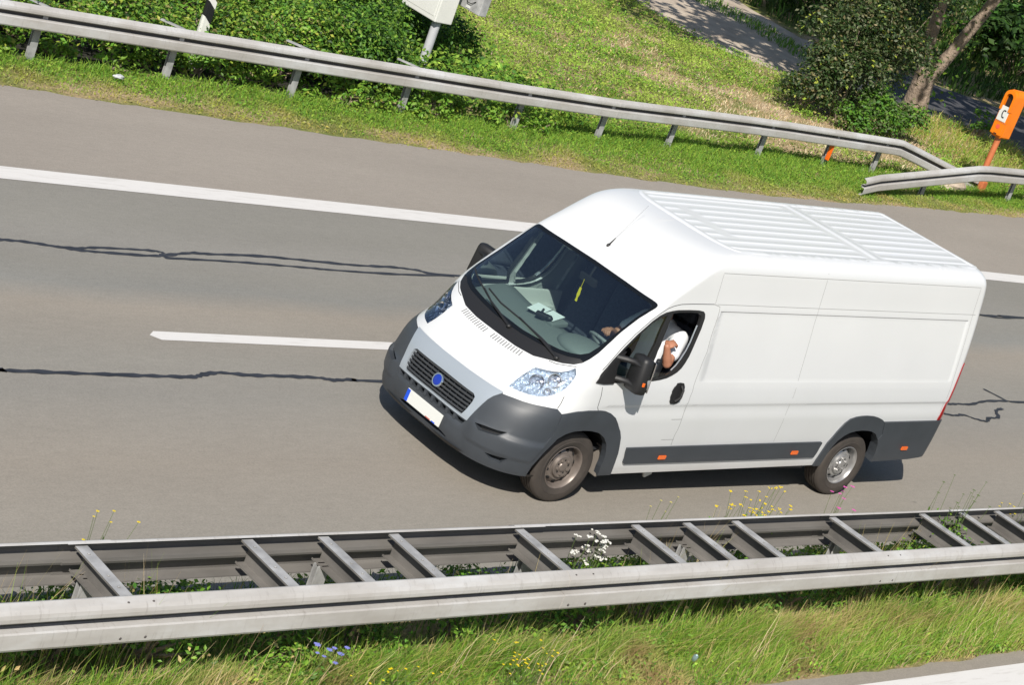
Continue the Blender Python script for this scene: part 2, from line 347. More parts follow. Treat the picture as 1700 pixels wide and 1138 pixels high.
# grime runs where posts and joints are
p.inputs['Metallic'].default_value = .12; p.inputs['Roughness'].default_value = .5; M['steel'] = m
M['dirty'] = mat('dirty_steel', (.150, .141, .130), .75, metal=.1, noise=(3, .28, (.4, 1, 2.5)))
M['steeld'] = mat('dull_steel', (.34, .34, .338), .6, metal=.1, noise=(7, .3)); M['grooveshade'] = mat('groove_shade', (.075, .070, .064), .8, noise=(4, .3, (.3, 1, 1))); M['bolt'] = mat('bolt', (.09, .08, .075), .6, metal=.3)
RP = [(.0, .153), (.014, .157), (.060, .132), (.078, .110), (.083, .085), (.082, .060), (.074, .050), (.008, .036), (.003, .012), (.008, -.006), (.074, -.014), (.083, -.024), (.084, -.075), (.083, -.125), (.074, -.142), (.020, -.156), (.0, -.153)]
def beam(name, path, sgn, parent, m, scale=None):
    """W beam swept along path of (x, y, z); sgn: which side (+y / -y) it faces"""
    RQ = [(d-.004, z*(1 if abs(z) < .14 else .985)) for d, z in RP][::-1]; sec = RP+RQ; V = []; F = []; n = len(sec)
    P = [np.array(p, float) for p in path]
    for i, q in enumerate(P):
        t = P[min(i+1, len(P)-1)]-P[max(i-1, 0)]; t[2] = 0; t /= np.linalg.norm(t); s = np.array((-t[1], t[0], 0.)); s *= sgn*np.sign(s[1])
        for d, z in sec: V.append(q+s*d+np.array((0, 0, z)))
    for i in range(len(P)-1):
        for k in range(n): F.append((n*i+k, n*i+(k+1) % n, n*(i+1)+(k+1) % n, n*(i+1)+k))
    F += [tuple(range(n))[::-1], tuple(range(n*(len(P)-1), n*len(P)))]
    me = pymesh(name, V, F); bm = bmesh.new(); bm.from_mesh(me); bmesh.ops.recalc_face_normals(bm, faces=bm.faces); bm.to_mesh(me); bm.free()
    if not isinstance(m, list): m = [m, M['grooveshade']]
    if m[1] is M['grooveshade']:      # shade in the groove between the two lobes is put into the colour
        for i in range(len(P)-1):
            for k in (6, 7, 8): me.polygons[i*n+k].material_index = 1
    return link(name, me, parent, m)
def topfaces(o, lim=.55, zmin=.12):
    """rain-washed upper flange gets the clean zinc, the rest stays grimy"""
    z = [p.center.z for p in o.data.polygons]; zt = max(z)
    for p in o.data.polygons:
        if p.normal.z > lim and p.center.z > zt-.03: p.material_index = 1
med = empty('median_crash_barrier', (0, 2.83, 0)); tag(med, 'double steel crash barrier with cross spacers in the grassy median in the foreground', 'crash barrier')
def under(o, parent):
    o.parent = parent; o.matrix_parent_inverse = Matrix.Translation(parent.location).inverted(); return o
JN = [13.56, 9.69, 5.82, 1.95, -1.92, -5.79, -9.66, -13.53, -17.4]
for k in range(len(JN)-1):
    dz = .003*(k % 2); dy = .0035*(k % 2)
    b = beam('beam', [(JN[k]+.16, 3.125+dy, .598+dz), (JN[k+1]-.16, 3.125+dy, .598+dz)], 1, None, M['steel']); under(b, med)
    b2 = beam('beam', [(JN[k]+.16, 2.515-dy, .598+dz), (JN[k+1]-.16, 2.515-dy, .598+dz)], -1, None, [M['dirty'], M['steel']])
    topfaces(b2); under(b2, med)
    o = MB()
    for dx in (-.09, .09):
        o.ell((JN[k]+dx, 3.178, .735), (.011, .008, .008), 10); o.ell((JN[k]+dx, 3.210+dy, .50), (.011, .006, .011), 10)
    join(b, o.build('bolt', M['bolt']))
SPX = [5.88, 4.60, 3.95, 3.31, 2.06, .77, .15, -.47, -1.81, -3.18, -3.83, -4.43, -5.68, -7.05, -7.7, -8.3, -9.5, 8.47, 7.82, 7.18, 9.7]
def spacer(x):
    o = MB(); y0, y1 = 2.517, 3.122; zt, zb = .735, .555
    pr = [(-.045, zt), (.045, zt), (.045, zt-.014), (.040, zt-.014), (.040, zt-.005), (-.040, zt-.005), (-.040, zb+.005), (.030, zb+.005), (.030, zb+.014), (.035, zb+.014), (.035, zb), (-.045, zb)]
    o.prism([(x+a, 0, z) for a, z in pr], (0, y0, 0), (0, y1, 0))
    for yy in (y0+.10, y1-.12, y1-.25): o.ell((x, yy, zt+.001), (.011, .011, .006), 8)
    return o
for x in SPX:
    q = under(spacer(x).build('spacer', [M['dirty'], M['steeld']]), med); topfaces(q)
def post(x, y, h=.70, z0=0.):
    o = MB(); o.prism([(x-.05, y-.03, 0), (x+.05, y-.03, 0), (x+.05, y-.018, 0), (x-.044, y-.018, 0), (x-.044, y+.018, 0), (x+.05, y+.018, 0), (x+.05, y+.03, 0), (x-.05, y+.03, 0)], (0, 0, z0-.2), (0, 0, h)); return o
for x in (9.69, 5.82, 3.95, 1.95, .15, -1.92, -3.83, -5.79, -7.7, -9.66):
    under(post(x, 2.60, .56).build('post', M['steeld']), med)
# verge guard rail
FR = [(9, -9.74), (.3, -9.86), (-2.8, -9.93), (-8.5, -10.05), (-11, -10.16), (-13, -10.38), (-15.5, -10.62), (-19.3, -10.78)]
rail = empty('verge_guard_rail', (-9, -10.1, 0)); tag(rail, 'long steel guard rail along the far grass verge, dipping to the ground at its end', 'guard rail')
fx = lambda x: float(np.interp(-x, [-a for a, _ in FR], [b for _, b in FR]))
cuts = [9, 5.0, 1.0, -3.0, -7.0, -11, -15, -19.3]
for a, b in zip(cuts[:-1], cuts[1:]):
    k = cuts.index(a) % 2
    under(beam('beam', [(x, fx(x)+.004*k, .60+.003*k) for x in np.linspace(a+.1, b-.02, 6)], 1, None, M['steel']), rail)
under(beam('end_beam', [(-19.2, -10.78, .603), (-19.45, -10.785, .595), (-19.9, -10.79, .52), (-22.5, -10.82, .06)], 1, None, M['steel']), rail)
for x in (6.2, 4.2, 2.2, -.35, -2.4, -4.5, -6.55, -8.9, -10.85, -12.75, -15.4, -17.4, -19.0):
    b = under(post(x, fx(x)-.10, .70).build('post', M['steeld']), rail)
    o = MB(); o.box((x, fx(x)-.03, .62), (.07, .10, .14)); o.build('bracket', M['steeld'], b)
    if x in (2.2, -2.4, -4.5, -6.55, -.35):
        o = MB(); o.box((x+.05, fx(x)-.20, .735), (.06, .36, .02), Matrix.Rotation(.5, 3, 'Z')); o.build('strut', M['steeld'], b)
    if x == -17.4:
        o = MB(); o.box((x+.06, fx(x)+.0, .30), (.03, .09, .30), None, .01); o.build('reflector', M['orange'], b)
rail2 = empty('end_guard_rail', (-21, -10, 0)); tag(rail2, 'short guard rail beginning near the ground in front of the orange emergency phone', 'guard rail')
under(beam('beam', [(-16.75, -9.33, .17), (-17.3, -9.43, .25), (-20.9, -9.93, .585), (-21.4, -10.0, .60), (-23.2, -10.22, .60), (-27, -10.6, .60), (-33, -11.2, .60), (-42, -12.2, .60)], 1, None, M['steel']), rail2)
for x, y in ((-19.3, -9.83), (-22.9, -10.30), (-25, -10.55), (-27, -10.75), (-29, -10.95)):
    under(post(x, y, .68 if x < -20 else .42).build('post', M['steeld']), rail2)
# ================================================================== EMERGENCY PHONE, SIGN POST, DELINEATOR
M['phone'] = mat('orange_shell', (.78, .19, .004), .42, noise=(5, .06)); M['phonepole'] = mat('faded_orange', (.47, .14, .05), .6, noise=(6, .12))
ph = empty('emergency_phone', (-22.5, -10.78, 0)); tag(ph, 'orange roadside emergency phone pillar with a white handset panel', 'emergency phone')
o = MB(); o.lathe([(-.1, .062), (1.15, .062)], 20, 'Z', (-22.5, -10.82, 0)); under(o.build('pole', M['phonepole'], None, True), ph)
hx0, hx1, hy0, hy1 = -22.68, -22.33, -10.97, -10.70
o = MB(); pr = []
zb, zt = 1.15, 2.02; r = .135; cy = (hy0+hy1)/2
prof = [(hy0, zb+.03), (hy0, zt)]+[(cy-r*math.cos(t), zt+r*math.sin(t)) for t in np.linspace(.2, math.pi-.2, 9)]+[(hy1, zt), (hy1, zb+.03), (hy1-.03, zb), (hy0+.03, zb)]
o.prism([(0, a, b) for a, b in prof], (hx0, 0, 0), (hx1-.06, 0, 0))
front = [(hy0+.01, zb+.05), (hy0+.01, 1.70), (hy1-.01, 1.70), (hy1-.01, zb+.05)]
o.prism([(0, a, b) for a, b in front], (hx1-.06, 0, 0), (hx1, 0, 0))
arch = [(cy-r*math.cos(t), 2.0+r*math.sin(t)) for t in np.linspace(0, math.pi, 13)]; inner = [(cy-.085*math.cos(t), 1.97+.085*math.sin(t)) for t in np.linspace(0, math.pi, 13)]
ring = [(hy0, 1.70)]+arch+[(hy1, 1.70), (cy+.085, 1.70)]+inner[::-1]+[(cy-.085, 1.70)]
o.prism([(0, a, b) for a, b in ring], (hx1-.06, 0, 0), (hx1+.03, 0, 0))
shell = under(o.build('shell', M['phone']), ph)
o = MB(); o.prism([(0, a, b) for a, b in inner+[(cy+.085, 1.70), (cy-.085, 1.70)]], (hx1-.057, 0, 0), (hx1-.050, 0, 0)); o.build('hood_recess', M['black'], shell)
o = MB(); o.box((hx1+.004, cy, 1.635), (.012, .225, .31), None, .004); pn = o.build('icon_panel', M['plate'], shell)
o = MB(); A = [(.040*math.cos(t), .075*math.sin(t)) for t in np.linspace(-1.35, 1.35, 12)]
o.tube([(hx1+.012, cy+.02-a, 1.635+b+.35*(a-.02)) for a, b in A], .011, 6); o.ell((hx1+.012, cy+.026, 1.560), (.008, .026, .016), 8); o.ell((hx1+.012, cy+.026, 1.700), (.008, .026, .016), 8); o.build('handset_symbol', M['black'], pn)
o = MB(); o.lathe([(hx1+.001, .048), (hx1+.006, .047), (hx1+.0065, .0005)], 20, 'X', (0, cy, 1.36)); o.build('round_sticker', mat('sticker_red', (.72, .10, .05), .5), shell)
o = MB(); o.box((hx1-.02, cy, 1.455), (.045, .262, .012)); o.build('shell_joint', M['phonepole'], shell)
o = MB(); o.box((hx1-.01, cy, 1.215), (.03, .07, .02)); o.build('slot', M['black'], shell)
o = MB(); o.box((-22.42, -10.66, .10), (.16, .12, .3), None, .03); under(o.build('foot', M['phonepole'], None), ph)
sp = empty('sign_post', (-8.8, -12.5, 0)); tag(sp, 'white cabinet on a grey steel post standing among the bushes behind the guard rail', 'roadside cabinet')
o = MB(); o.lathe([(-.1, .075), (1.9, .075)], 24, 'Z', (-8.80, -12.52, 0)); under(o.build('post', mat('painted_post', (.42, .43, .45), .5, noise=(5, .08)), None, True), sp)
M['cab'] = mat('cabinet_white', (.66, .66, .62), .45, noise=(4, .04))
o = MB(); o.box((-8.81, -12.84, 1.60), (.36, .92, 1.42), None, .015); cb = under(o.build('cabinet', M['cab']), sp)
o = MB(); o.box((-8.628, -12.84, 1.58), (.006, .80, 1.22), None, .002); o.build('cabinet_door', M['cab'], cb)
o = MB(); o.box((-9.30, -12.40, 1.62), (.16, .60, .86), None, .01); gb = under(o.build('side_box', M['steeld']), sp)
o = MB(); o.tube([(-9.21, -12.50, 1.38), (-9.19, -12.42, 1.31), (-9.19, -12.33, 1.31), (-9.21, -12.25, 1.37)], .007, 6); o.build('cable', M['black'], gb)
o = MB(); o.box((-9.216, -12.40, 1.24), (.01, .10, .04)); o.build('type_plate', M['plate'], gb)
o = MB(); o.box((-9.05, -12.60, 1.5), (.40, .05, .05)); under(o.build('bracket', M['steeld']), sp)
de = empty('delineator_post', (-3.19, -10.64, 0)); tag(de, 'white roadside delineator post with a slanted black band behind the guard rail', 'delineator')
def dpr(z0, z1, sl=0.0):
    o = MB(); V = []
    pr_ = [(-.06, -.05), (.055, -.045), (.065, 0), (.055, .045), (-.06, .05)]
    lo = [o.bm.verts.new((-3.19+a, -10.64+b, z0+sl*a)) for a, b in pr_]; hi = [o.bm.verts.new((-3.19+a, -10.64+b, z1+sl*a)) for a, b in pr_]
    for k in range(5): o.bm.faces.new((lo[k], lo[(k+1) % 5], hi[(k+1) % 5], hi[k]))
    o.bm.faces.new(lo[::-1]); o.bm.faces.new(hi); return o
under(dpr(-.1, .74, .9).build('post_body', M['cab']), de); under(dpr(.74, .96, .9).build('black_band', M['black']), de); under(dpr(.96, 1.06, .9).build('post_cap', M['cab']), de)
# litter
o = MB(); o.ell((0, 0, 0), (.08, .05, .03), 10)
for v in o.bm.verts: v.co *= 1+random.uniform(-.3, .3)
bmesh.ops.transform(o.bm, matrix=Matrix.Translation((-1.45, -9.62, .07)), verts=o.bm.verts); tag(o.build('litter', mat('litter_foil', (.42, .43, .45), .5)), 'crumpled white litter lying in the grass verge below the far guard rail', 'litter')
o = MB(); o.lathe([(-.09, .002), (-.09, .03), (.05, .032), (.075, .014), (.10, .013), (.10, .001)], 14, 'X', (0, 0, 0))
bmesh.ops.transform(o.bm, matrix=Matrix.Translation((.72, 3.52, .13)) @ Matrix.Scale(.62, 4) @ Matrix.Rotation(-.9, 4, 'Y') @ Matrix.Rotation(.5, 4, 'Z'), verts=o.bm.verts)
tag(o.build('bottle', mat('pale_bottle', (.30, .42, .44), .25), None, True), 'pale blue empty bottle lying in the foreground grass', 'bottle')
o = MB(); o.ell((0, 0, 0), (.55, .33, .18), 14)
for v in o.bm.verts: v.co *= 1+random.uniform(-.12, .12)
bmesh.ops.transform(o.bm, matrix=Matrix.Translation((-21.3, -10.75, .06)), verts=o.bm.verts); tag(o.build('stone', M['gravel']), 'flat pale stone in the grass under the crossing guard rail ends', 'stone')
# ================================================================== VAN: analytic body surface
def spl(pts):
    p = np.array(pts, float); x = p[:, 0]; y = p[:, 1]; h = np.diff(x); d = np.diff(y)/h
    m = np.zeros(len(x)); m[0] = d[0]; m[-1] = d[-1]
    for i in range(1, len(x)-1):
        if d[i-1]*d[i] > 0:
            w1 = 2*h[i]+h[i-1]; w2 = h[i]+2*h[i-1]; m[i] = (w1+w2)/(w1/d[i-1]+w2/d[i])
    def fn(q):
        q = min(max(float(q), x[0]), x[-1]); i = int(min(max(np.searchsorted(x, q)-1, 0), len(h)-1))
        t = (q-x[i])/h[i]
        return y[i]*(2*t**3-3*t*t+1)+h[i]*m[i]*(t**3-2*t*t+t)+y[i+1]*(-2*t**3+3*t*t)+h[i]*m[i+1]*(t**3-t*t)
    return fn
V_XFp=[(.15,.78),(.19,.85),(.25,.905),(.33,.935),(.42,.945),(.5,.943),(.6,.933),(.7,.904),(.81,.868),(.87,.838),(.92,.798),(1.0,.712),(1.1,.588),(1.215,.442),(1.4,.225),(1.6,-.01),(1.8,-.253),(1.954,-.45),(2.085,-.595),(2.18,-.69),(2.26,-.785),(2.32,-.88),(2.36,-.975),(2.39,-1.09),(2.405,-1.19),(2.415,-1.30)]
V_HWp=[(.15,.93),(.3,.985),(.45,1.005),(.7,1.02),(1.0,1.025),(1.15,1.017),(1.3,.998),(1.6,.955),(1.9,.905),(2.0,.888),(2.2,.862),(2.29,.848),(2.33,.833),(2.37,.805),(2.40,.768),(2.415,.72)]
V_CLp=[(.15,.75),(.6,.75),(1.0,.80),(1.2,.55),(1.3,.42),(1.5,.30),(1.95,.16),(2.1,.22),(2.3,.32),(2.415,.34)]
V_CPp=[(.15,3),(.6,3.1),(.8,3.1),(1.0,2.9),(1.2,3.1),(1.3,3.5),(1.5,4),(1.95,4),(2.2,3.3),(2.415,3.5)]
V_XRp=[(.15,-5.33),(1.0,-5.345),(1.5,-5.39),(1.9,-5.405),(2.2,-5.385),(2.33,-5.35),(2.415,-5.27)]
V_ZT=2.415
XF, HW, CL, CP, XRF = spl(V_XFp), spl(V_HWp), spl(V_CLp), spl(V_CPp), spl(V_XRp); ZT = V_ZT
_th = np.linspace(0, math.pi/2, 161); _ts = np.linspace(0, math.pi/2, 13); _pc = {}
def plan(z):
    """plan outline of the body half at height z: parameter s (0-1 nose quarter, 1-2 side, 2-2.5 rear corner, 3 rear centre), x, y"""
    k = round(z, 5)
    if k in _pc: return _pc[k]
    W = HW(z); L = CL(z); p = CP(z); xf = XF(z); XR = XRF(z)
    y = W*np.sin(_th)**(2/p); x = xf-L+L*np.cos(_th)**(2/p)
    s = np.r_[0, np.cumsum(np.hypot(np.diff(x), np.diff(y)))]; s /= s[-1]
    r = .12; xr = XR+r-r*np.sin(_ts); yr = W-r+r*np.cos(_ts)
    _pc[k] = (np.r_[s, 2+.5*np.linspace(0, 1, 13), 3], np.r_[x, xr, XR], np.r_[y, yr, 0]); return _pc[k]
def sst(t): t = min(max(t, 0.), 1.); return t*t*(3-2*t)
def disp(x, z):
    d = 0.0
    if x < .25:       # pressed side panels and swage lines
        k = sst((.25-x)/.3)
        d -= .010*k*sst((1.030-z)/.035)*(1-sst((.985-z)/.13))
        if x < -1.2:
            a = sst((-1.262-x)/.022)*sst((x+5.16)/.022)
            d -= .007*a*sst((z-1.245)/.018)*sst((1.915-z)/.018)
    return d
def S0(s, z):
    Sx, X, Y = plan(z); x = float(np.interp(s, Sx, X)); y = float(np.interp(s, Sx, Y))
    if s > 1.0: y += disp(x, z)
    return np.array((x, y, z+.025*max(0., -x)))
def SN(s, z):
    e = .003; es = .004
    a = S0(min(s+es, 3), z)-S0(max(s-es, 0) if s > es else 0., z)
    if s <= es: a = np.array((0., 1., 0.))
    z1 = min(z+e, ZT); b = S0(s, z1)-S0(s, z1-2*e)
    n = np.cross(a, b); l = np.linalg.norm(n)
    return n/l if l > 0 else np.array((1., 0, 0))
def s_of(x, y, z):
    Sx, X, Y = plan(z); ss = np.linspace(0, 3, 1501); px = np.interp(ss, Sx, X); py = np.interp(ss, Sx, Y)
    return float(ss[np.argmin((px-x)**2+(py-y)**2)])
def sx(x, z):
    """s on the side at given x"""
    Sx, X, Y = plan(z); return float(np.interp(-x, -X[100:], Sx[100:]))
def sy(y, z):
    Sx, X, Y = plan(z); return float(np.interp(y, Y[:161], Sx[:161]))
def U(s): return 1.35*s if s <= 1 else (1.35+(s-1)*5.0 if s <= 2 else 6.35+(s-2)*1.1)
def Ui(u): return u/1.35 if u <= 1.35 else (1+(u-1.35)/5.0 if u <= 6.35 else 2+(u-6.35)/1.1)
def dens(P, closed=True, step=.05):
    """densify a list of (s,z) along the straight 3-D chord"""
    out = []; n = len(P)
    for i in range(n if closed else n-1):
        a = P[i]; b = P[(i+1) % n]; A = S0(*a); B = S0(*b); k = max(1, int(np.linalg.norm(B-A)/step))
        if a[1] < .28 or b[1] < .28 or max(a[0], b[0]) > 2.6: k = 1
        for j in range(k):
            t = j/k; z = a[1]+(b[1]-a[1])*t
            if j == 0: out.append(a)
            else:
                q = A+(B-A)*t; s = s_of(q[0], q[1], z)
                if min(a[0], b[0]) < .02 and max(a[0], b[0]) < .02: s = a[0]
                out.append((s, z))
    if not closed: out.append(P[-1])
    return out
def inpoly(px, py, poly):
    ins = np.zeros(len(px), bool); n = len(poly)
    for i in range(n):
        x1, y1 = poly[i]; x2, y2 = poly[(i+1) % n]
        if y1 == y2: continue
        c = ((y1 > py) != (y2 > py)) & (px < (x2-x1)*(py-y1)/(y2-y1)+x1); ins ^= c
    return ins
def segdist(P, E0, E1):
    d = np.full(len(P), 9.)
    for a, b in zip(E0, E1):
        ab = b-a; t = np.clip(((P-a)@ab)/max(ab@ab, 1e-12), 0, 1); d = np.minimum(d, np.hypot(*(P-a-t[:, None]*ab).T))
    return d
def cdt(polys, grid, eps=1e-5, margin=.010):
    V = []; E = []
    for P in polys:
        o = len(V); n = len(P); V += P; E += [(o+i, o+(i+1) % n) for i in range(n)]
    VA = np.array(V); g = np.array(grid)
    keep = segdist(g, [VA[a] for a, b in E], [VA[b] for a, b in E]) > margin
    V = V + [tuple(q) for q in g[keep]]
    r = delaunay_2d_cdt([Vector(v) for v in V], E, [], 0, eps)
    return np.array([(v.x, v.y) for v in r[0]]), np.array([list(f) for f in r[2]])

# outlines on the left half, as (s, z)
WS = [(0, 1.212), (.216, 1.213), (.378, 1.226), (.511, 1.264), (.60, 1.287), (.674, 1.316), (.72, 1.353), (.748, 1.40), (.771, 1.463), (.806, 1.662), (.845, 1.80),
      (.868, 1.862), (.880, 1.895), (.883, 1.910), (.879, 1.923), (.866, 1.933), (.84, 1.939), (.79, 1.943), (.45, 1.952), (0, 1.957)]
GL = [(0, 1.322), (.158, 1.324), (.337, 1.338), (.511, 1.356), (.60, 1.374), (.669, 1.398), (.715, 1.435), (.742, 1.50), (.778, 1.64), (.818, 1.79), (.848, 1.88), (.845, 1.905),
      (.80, 1.916), (.45, 1.926), (0, 1.931)]
COWL = [(0, 1.20), (.9, 1.20), (.9, 1.30), (.69, 1.372), (.60, 1.345), (.511, 1.328), (.337, 1.312), (.158, 1.298), (0, 1.296)]
HL = [(.397, .975), (.392, 1.026), (.406, 1.089), (.442, 1.168), (.471, 1.177), (.514, 1.188), (.565, 1.204), (.615, 1.225), (.663, 1.259), (.7, 1.299), (.721, 1.258),
      (.714, 1.216), (.699, 1.172), (.680, 1.13), (.655, 1.09), (.624, 1.046), (.595, 1.016), (.561, .998), (.523, .987), (.46, .979)]
HOOD = [(0, .925), (.113, .925), (.245, .927), (.404, .929), (.384, .95), (.383, 1.026), (.397, 1.089), (.432, 1.165), (.445, 1.20), (.500, 1.252), (.488, 1.2555), (.378, 1.222), (.216, 1.209), (0, 1.208)]
BUMP = [(0, .921), (.113, .921), (.245, .922), (.407, .922), (.412, .912), (.475, .922), (.53, .927), (.598, .937), (.648, .946), (.718, .953), (.774, .919), (.84, .86), (.88, .75), (.86, .5), (.83, .2), (0, .2)]
SILV = [(0, .9225), (.113, .9225), (.245, .9235), (.405, .9235), (.41, .914), (.385, .866), (.372, .824), (.363, .769), (.35, .681), (.337, .584), (0, .592)]
GRIL = [(0, .607), (.284, .604), (.297, .66), (.302, .74), (.297, .785), (.276, .803), (0, .808)]
INTK = [(0, .580), (.328, .573), (.312, .535), (0, .538)]
SLOTC = [(0, .368), (.195, .368), (.240, .345), (.225, .332), (0, .336)]
SLOT1 = [(.392, .610), (.45, .626), (.534, .640), (.585, .655), (.545, .602), (.49, .586), (.435, .572)]
SLOT2 = [(.520, .416), (.58, .426), (.652, .436), (.620, .372), (.56, .378)]
FW = [(.792, .274), (.816, .415), (.85, .548), (.884, .693), (.916, .742), (.945, .762), (.97, .774), (1.012, .783), (1.03, .779), (1.053, .756), (1.073, .707), (1.09, .641), (1.1, .559), (1.106, .442), (1.107, .339), (1.107, .2), (.79, .2)]
FA = [(.757, .28), (.785, .42), (.815, .56), (.838, .70), (.815, .82), (.774, .919), (.843, .957), (.92, .975), (.992, .978), (1.02, .966), (1.038, .945), (1.06, .904), (1.079, .848), (1.101, .767), (1.114, .702), (1.125, .621), (1.132, .538), (1.136, .436), (1.138, .35), (1.138, .2), (.757, .2)]
RW = [(1.698, .422), (1.702, .52), (1.709, .596), (1.721, .655), (1.734, .689), (1.749, .706), (1.766, .713), (1.785, .708), (1.801, .695), (1.816, .666), (1.831, .601), (1.839, .529), (1.844, .443), (1.846, .333), (1.846, .2), (1.695, .2)]
RA = [(1.677, .30), (1.680, .439), (1.684, .577), (1.694, .70), (1.703, .795), (1.713, .844), (1.728, .867), (1.744, .876), (1.762, .878), (1.782, .871), (1.799, .854), (1.814, .831), (1.824, .803), (1.836, .66), (1.831, .601), (1.82, .4), (1.70, .25), (1.677, .2)]
RB = [(1.824, .803), (1.93, .805), (2.05, .806), (2.5, .806), (3.0, .806), (3.0, .335), (2.1, .365), (1.963, .343), (1.853, .332), (1.80, .29), (1.80, .60)]
VOID = [(1.80, .2), (3.05, .2), (3.05, .334), (2.1, .364), (1.963, .342), (1.853, .331), (1.80, .328)]
RUB = [(1.147, .590), (1.30, .590), (1.48, .590), (1.664, .588), (1.667, .58), (1.664, .415), (1.660, .408), (1.48, .410), (1.30, .414), (1.160, .418), (1.156, .43)]
WIN = [(.903, 1.443), (.915, 1.56), (.934, 1.68), (.966, 1.805), (.99, 1.857), (1.005, 1.886), (1.017, 1.902), (1.03, 1.912), (1.06, 1.917), (1.088, 1.916), (1.103, 1.907), (1.113, 1.886), (1.124, 1.846), (1.139, 1.747), (1.148, 1.654), (1.156, 1.56),
       (1.161, 1.493), (1.163, 1.426), (1.162, 1.378), (1.157, 1.338), (1.148, 1.307), (1.138, 1.284), (1.122, 1.266), (1.104, 1.255), (1.062, 1.243), (1.009, 1.237), (.92, 1.237), (.880, 1.239), (.888, 1.32)]
WG = [(.930, 1.443), (.94, 1.56), (.960, 1.68), (.986, 1.785), (1.005, 1.832), (1.016, 1.863), (1.026, 1.879), (1.037, 1.889), (1.067, 1.894), (1.090, 1.893), (1.099, 1.886), (1.107, 1.870), (1.115, 1.839), (1.130, 1.746), (1.140, 1.653), (1.147, 1.566),
      (1.151, 1.506), (1.153, 1.446), (1.152, 1.398), (1.147, 1.362), (1.141, 1.331), (1.133, 1.309), (1.119, 1.290), (1.103, 1.279), (1.060, 1.268), (1.02, 1.262), (.930, 1.262), (.918, 1.33)]
BAR = [(1.010, 1.90), (1.022, 1.90), (1.083, 1.38), (1.100, 1.24), (1.086, 1.24), (1.068, 1.38)]
DOOR = [(.994, .95), (.954, 1.007), (.935, 1.116), (.930, 1.20), (.868, 1.235), (.880, 1.35), (.892, 1.429), (.896, 1.546), (.915, 1.68), (.948, 1.82), (.97, 1.878), (.992, 1.922), (1.008, 1.947), (1.022, 1.964), (1.05, 1.971), (1.112, 1.976), (1.135, 1.955),
        (1.145, 1.916), (1.176, 1.724), (1.2, 1.536), (1.214, 1.264), (1.214, 1.0), (1.236, .863), (1.252, .652), (1.257, .36), (1.13, .36), (1.0, .6)]
TAIL = [(1.996, .812), (2.03, 1.0), (2.06, 1.2), (2.09, 1.42), (2.14, 1.45), (2.36, 1.45), (2.40, 1.42), (2.40, .812)]
REG = [('win', WIN), ('ws', WS), ('hl', HL), ('fw', FW), ('rw', RW), ('void', VOID), ('fa', FA), ('ra', RA), ('rub', RUB), ('gril', GRIL), ('silv', SILV), ('intk', INTK),
       ('slot', SLOTC), ('slot1', SLOT1), ('slot2', SLOT2), ('bump', BUMP), ('tail', TAIL), ('rb', RB), ('door', DOOR), ('hood', HOOD)]
ALLP = REG + [('gl', GL), ('cowl', COWL), ('wg', WG), ('bar', BAR)]
DP = {k: [(U(s), z) for s, z in dens(P)] for k, P in ALLP}
zrows = sorted(list(np.arange(.34, 2.29, .045)) + [1.2455, 1.2635, 1.8965, 1.9155, 1.031, 1.013, .996, .985, .955, .92, .87, .645, .625, .61, .595, .50, .48, .465, .45, .42] + list(np.linspace(2.29, ZT-.004, 13)))
xcols = list(np.arange(.6, -5.2, -.055)) + [-1.2605, -1.2845, -5.1375, -5.1605]
grid = []
for z in zrows:
    s1 = 1.0
    for s in np.arange(.028, 1.0, .034): grid.append((U(s), z))
    X1 = XF(z)-CL(z); X2 = XRF(z)+.12
    for x in xcols:
        if X2+.03 < x < X1-.03: grid.append((U(sx(x, z)), z))
    for s in list(np.arange(2.0, 2.5, .07))+[2.5, 2.75]: grid.append((U(s), z))
dom = [(0., .30)] + [(U(s), .30) for s in np.r_[np.linspace(.05, 1, 20), np.linspace(1.02, 2, 45), np.linspace(2.1, 2.5, 5)]] + [(U(3.), .30)] + \
      [(U(3.), z) for z in np.linspace(.5, 2.3, 12)] + [(U(s), ZT) for s in np.r_[3, np.linspace(2.5, 2.0, 8), np.linspace(1.97, 1, 40), np.linspace(.97, 0, 30)]] + [(0., z) for z in np.linspace(2.35, .35, 40)]
CV, CF = cdt([dom]+[DP[k] for k, _ in ALLP], grid)
cen = CV[CF].mean(1)
area = np.abs(np.cross(CV[CF[:, 1]]-CV[CF[:, 0]], CV[CF[:, 2]]-CV[CF[:, 0]]))
ok = inpoly(cen[:, 0], cen[:, 1], dom) & (area > 1e-8)
reg = np.array(['body']*len(CF), dtype=object); done = np.zeros(len(CF), bool)
INP = {k: inpoly(cen[:, 0], cen[:, 1], DP[k]) for k, _ in ALLP}
for k, _ in REG:
    m = INP[k] & ~done; reg[m] = k; done |= m
reg[~ok] = 'out'
for k, P in (('gl', 'ws'), ('wg', 'win')): reg[(reg == P) & INP[k]] = k
reg[(reg == 'ws') & INP['cowl']] = 'cowl'
reg[(reg == 'wg') & INP['bar']] = 'bar'
reg[(reg == 'gl') & INP['cowl']] = 'cowl'
SV = [(min(max(Ui(u), 0.), 3.), min(max(z, .28), ZT)) for u, z in CV]
used = np.unique(CF[reg != 'out']); PV = np.zeros((len(CV), 3)); NV = np.zeros((len(CV), 3))
for i in used: PV[i] = S0(*SV[i]); NV[i] = SN(*SV[i])
cross = np.cross(PV[CF[:, 1]]-PV[CF[:, 0]], PV[CF[:, 2]]-PV[CF[:, 0]])
flip = (cross*NV[CF].mean(1)).sum(1) < 0
CF[flip] = CF[flip][:, ::-1]
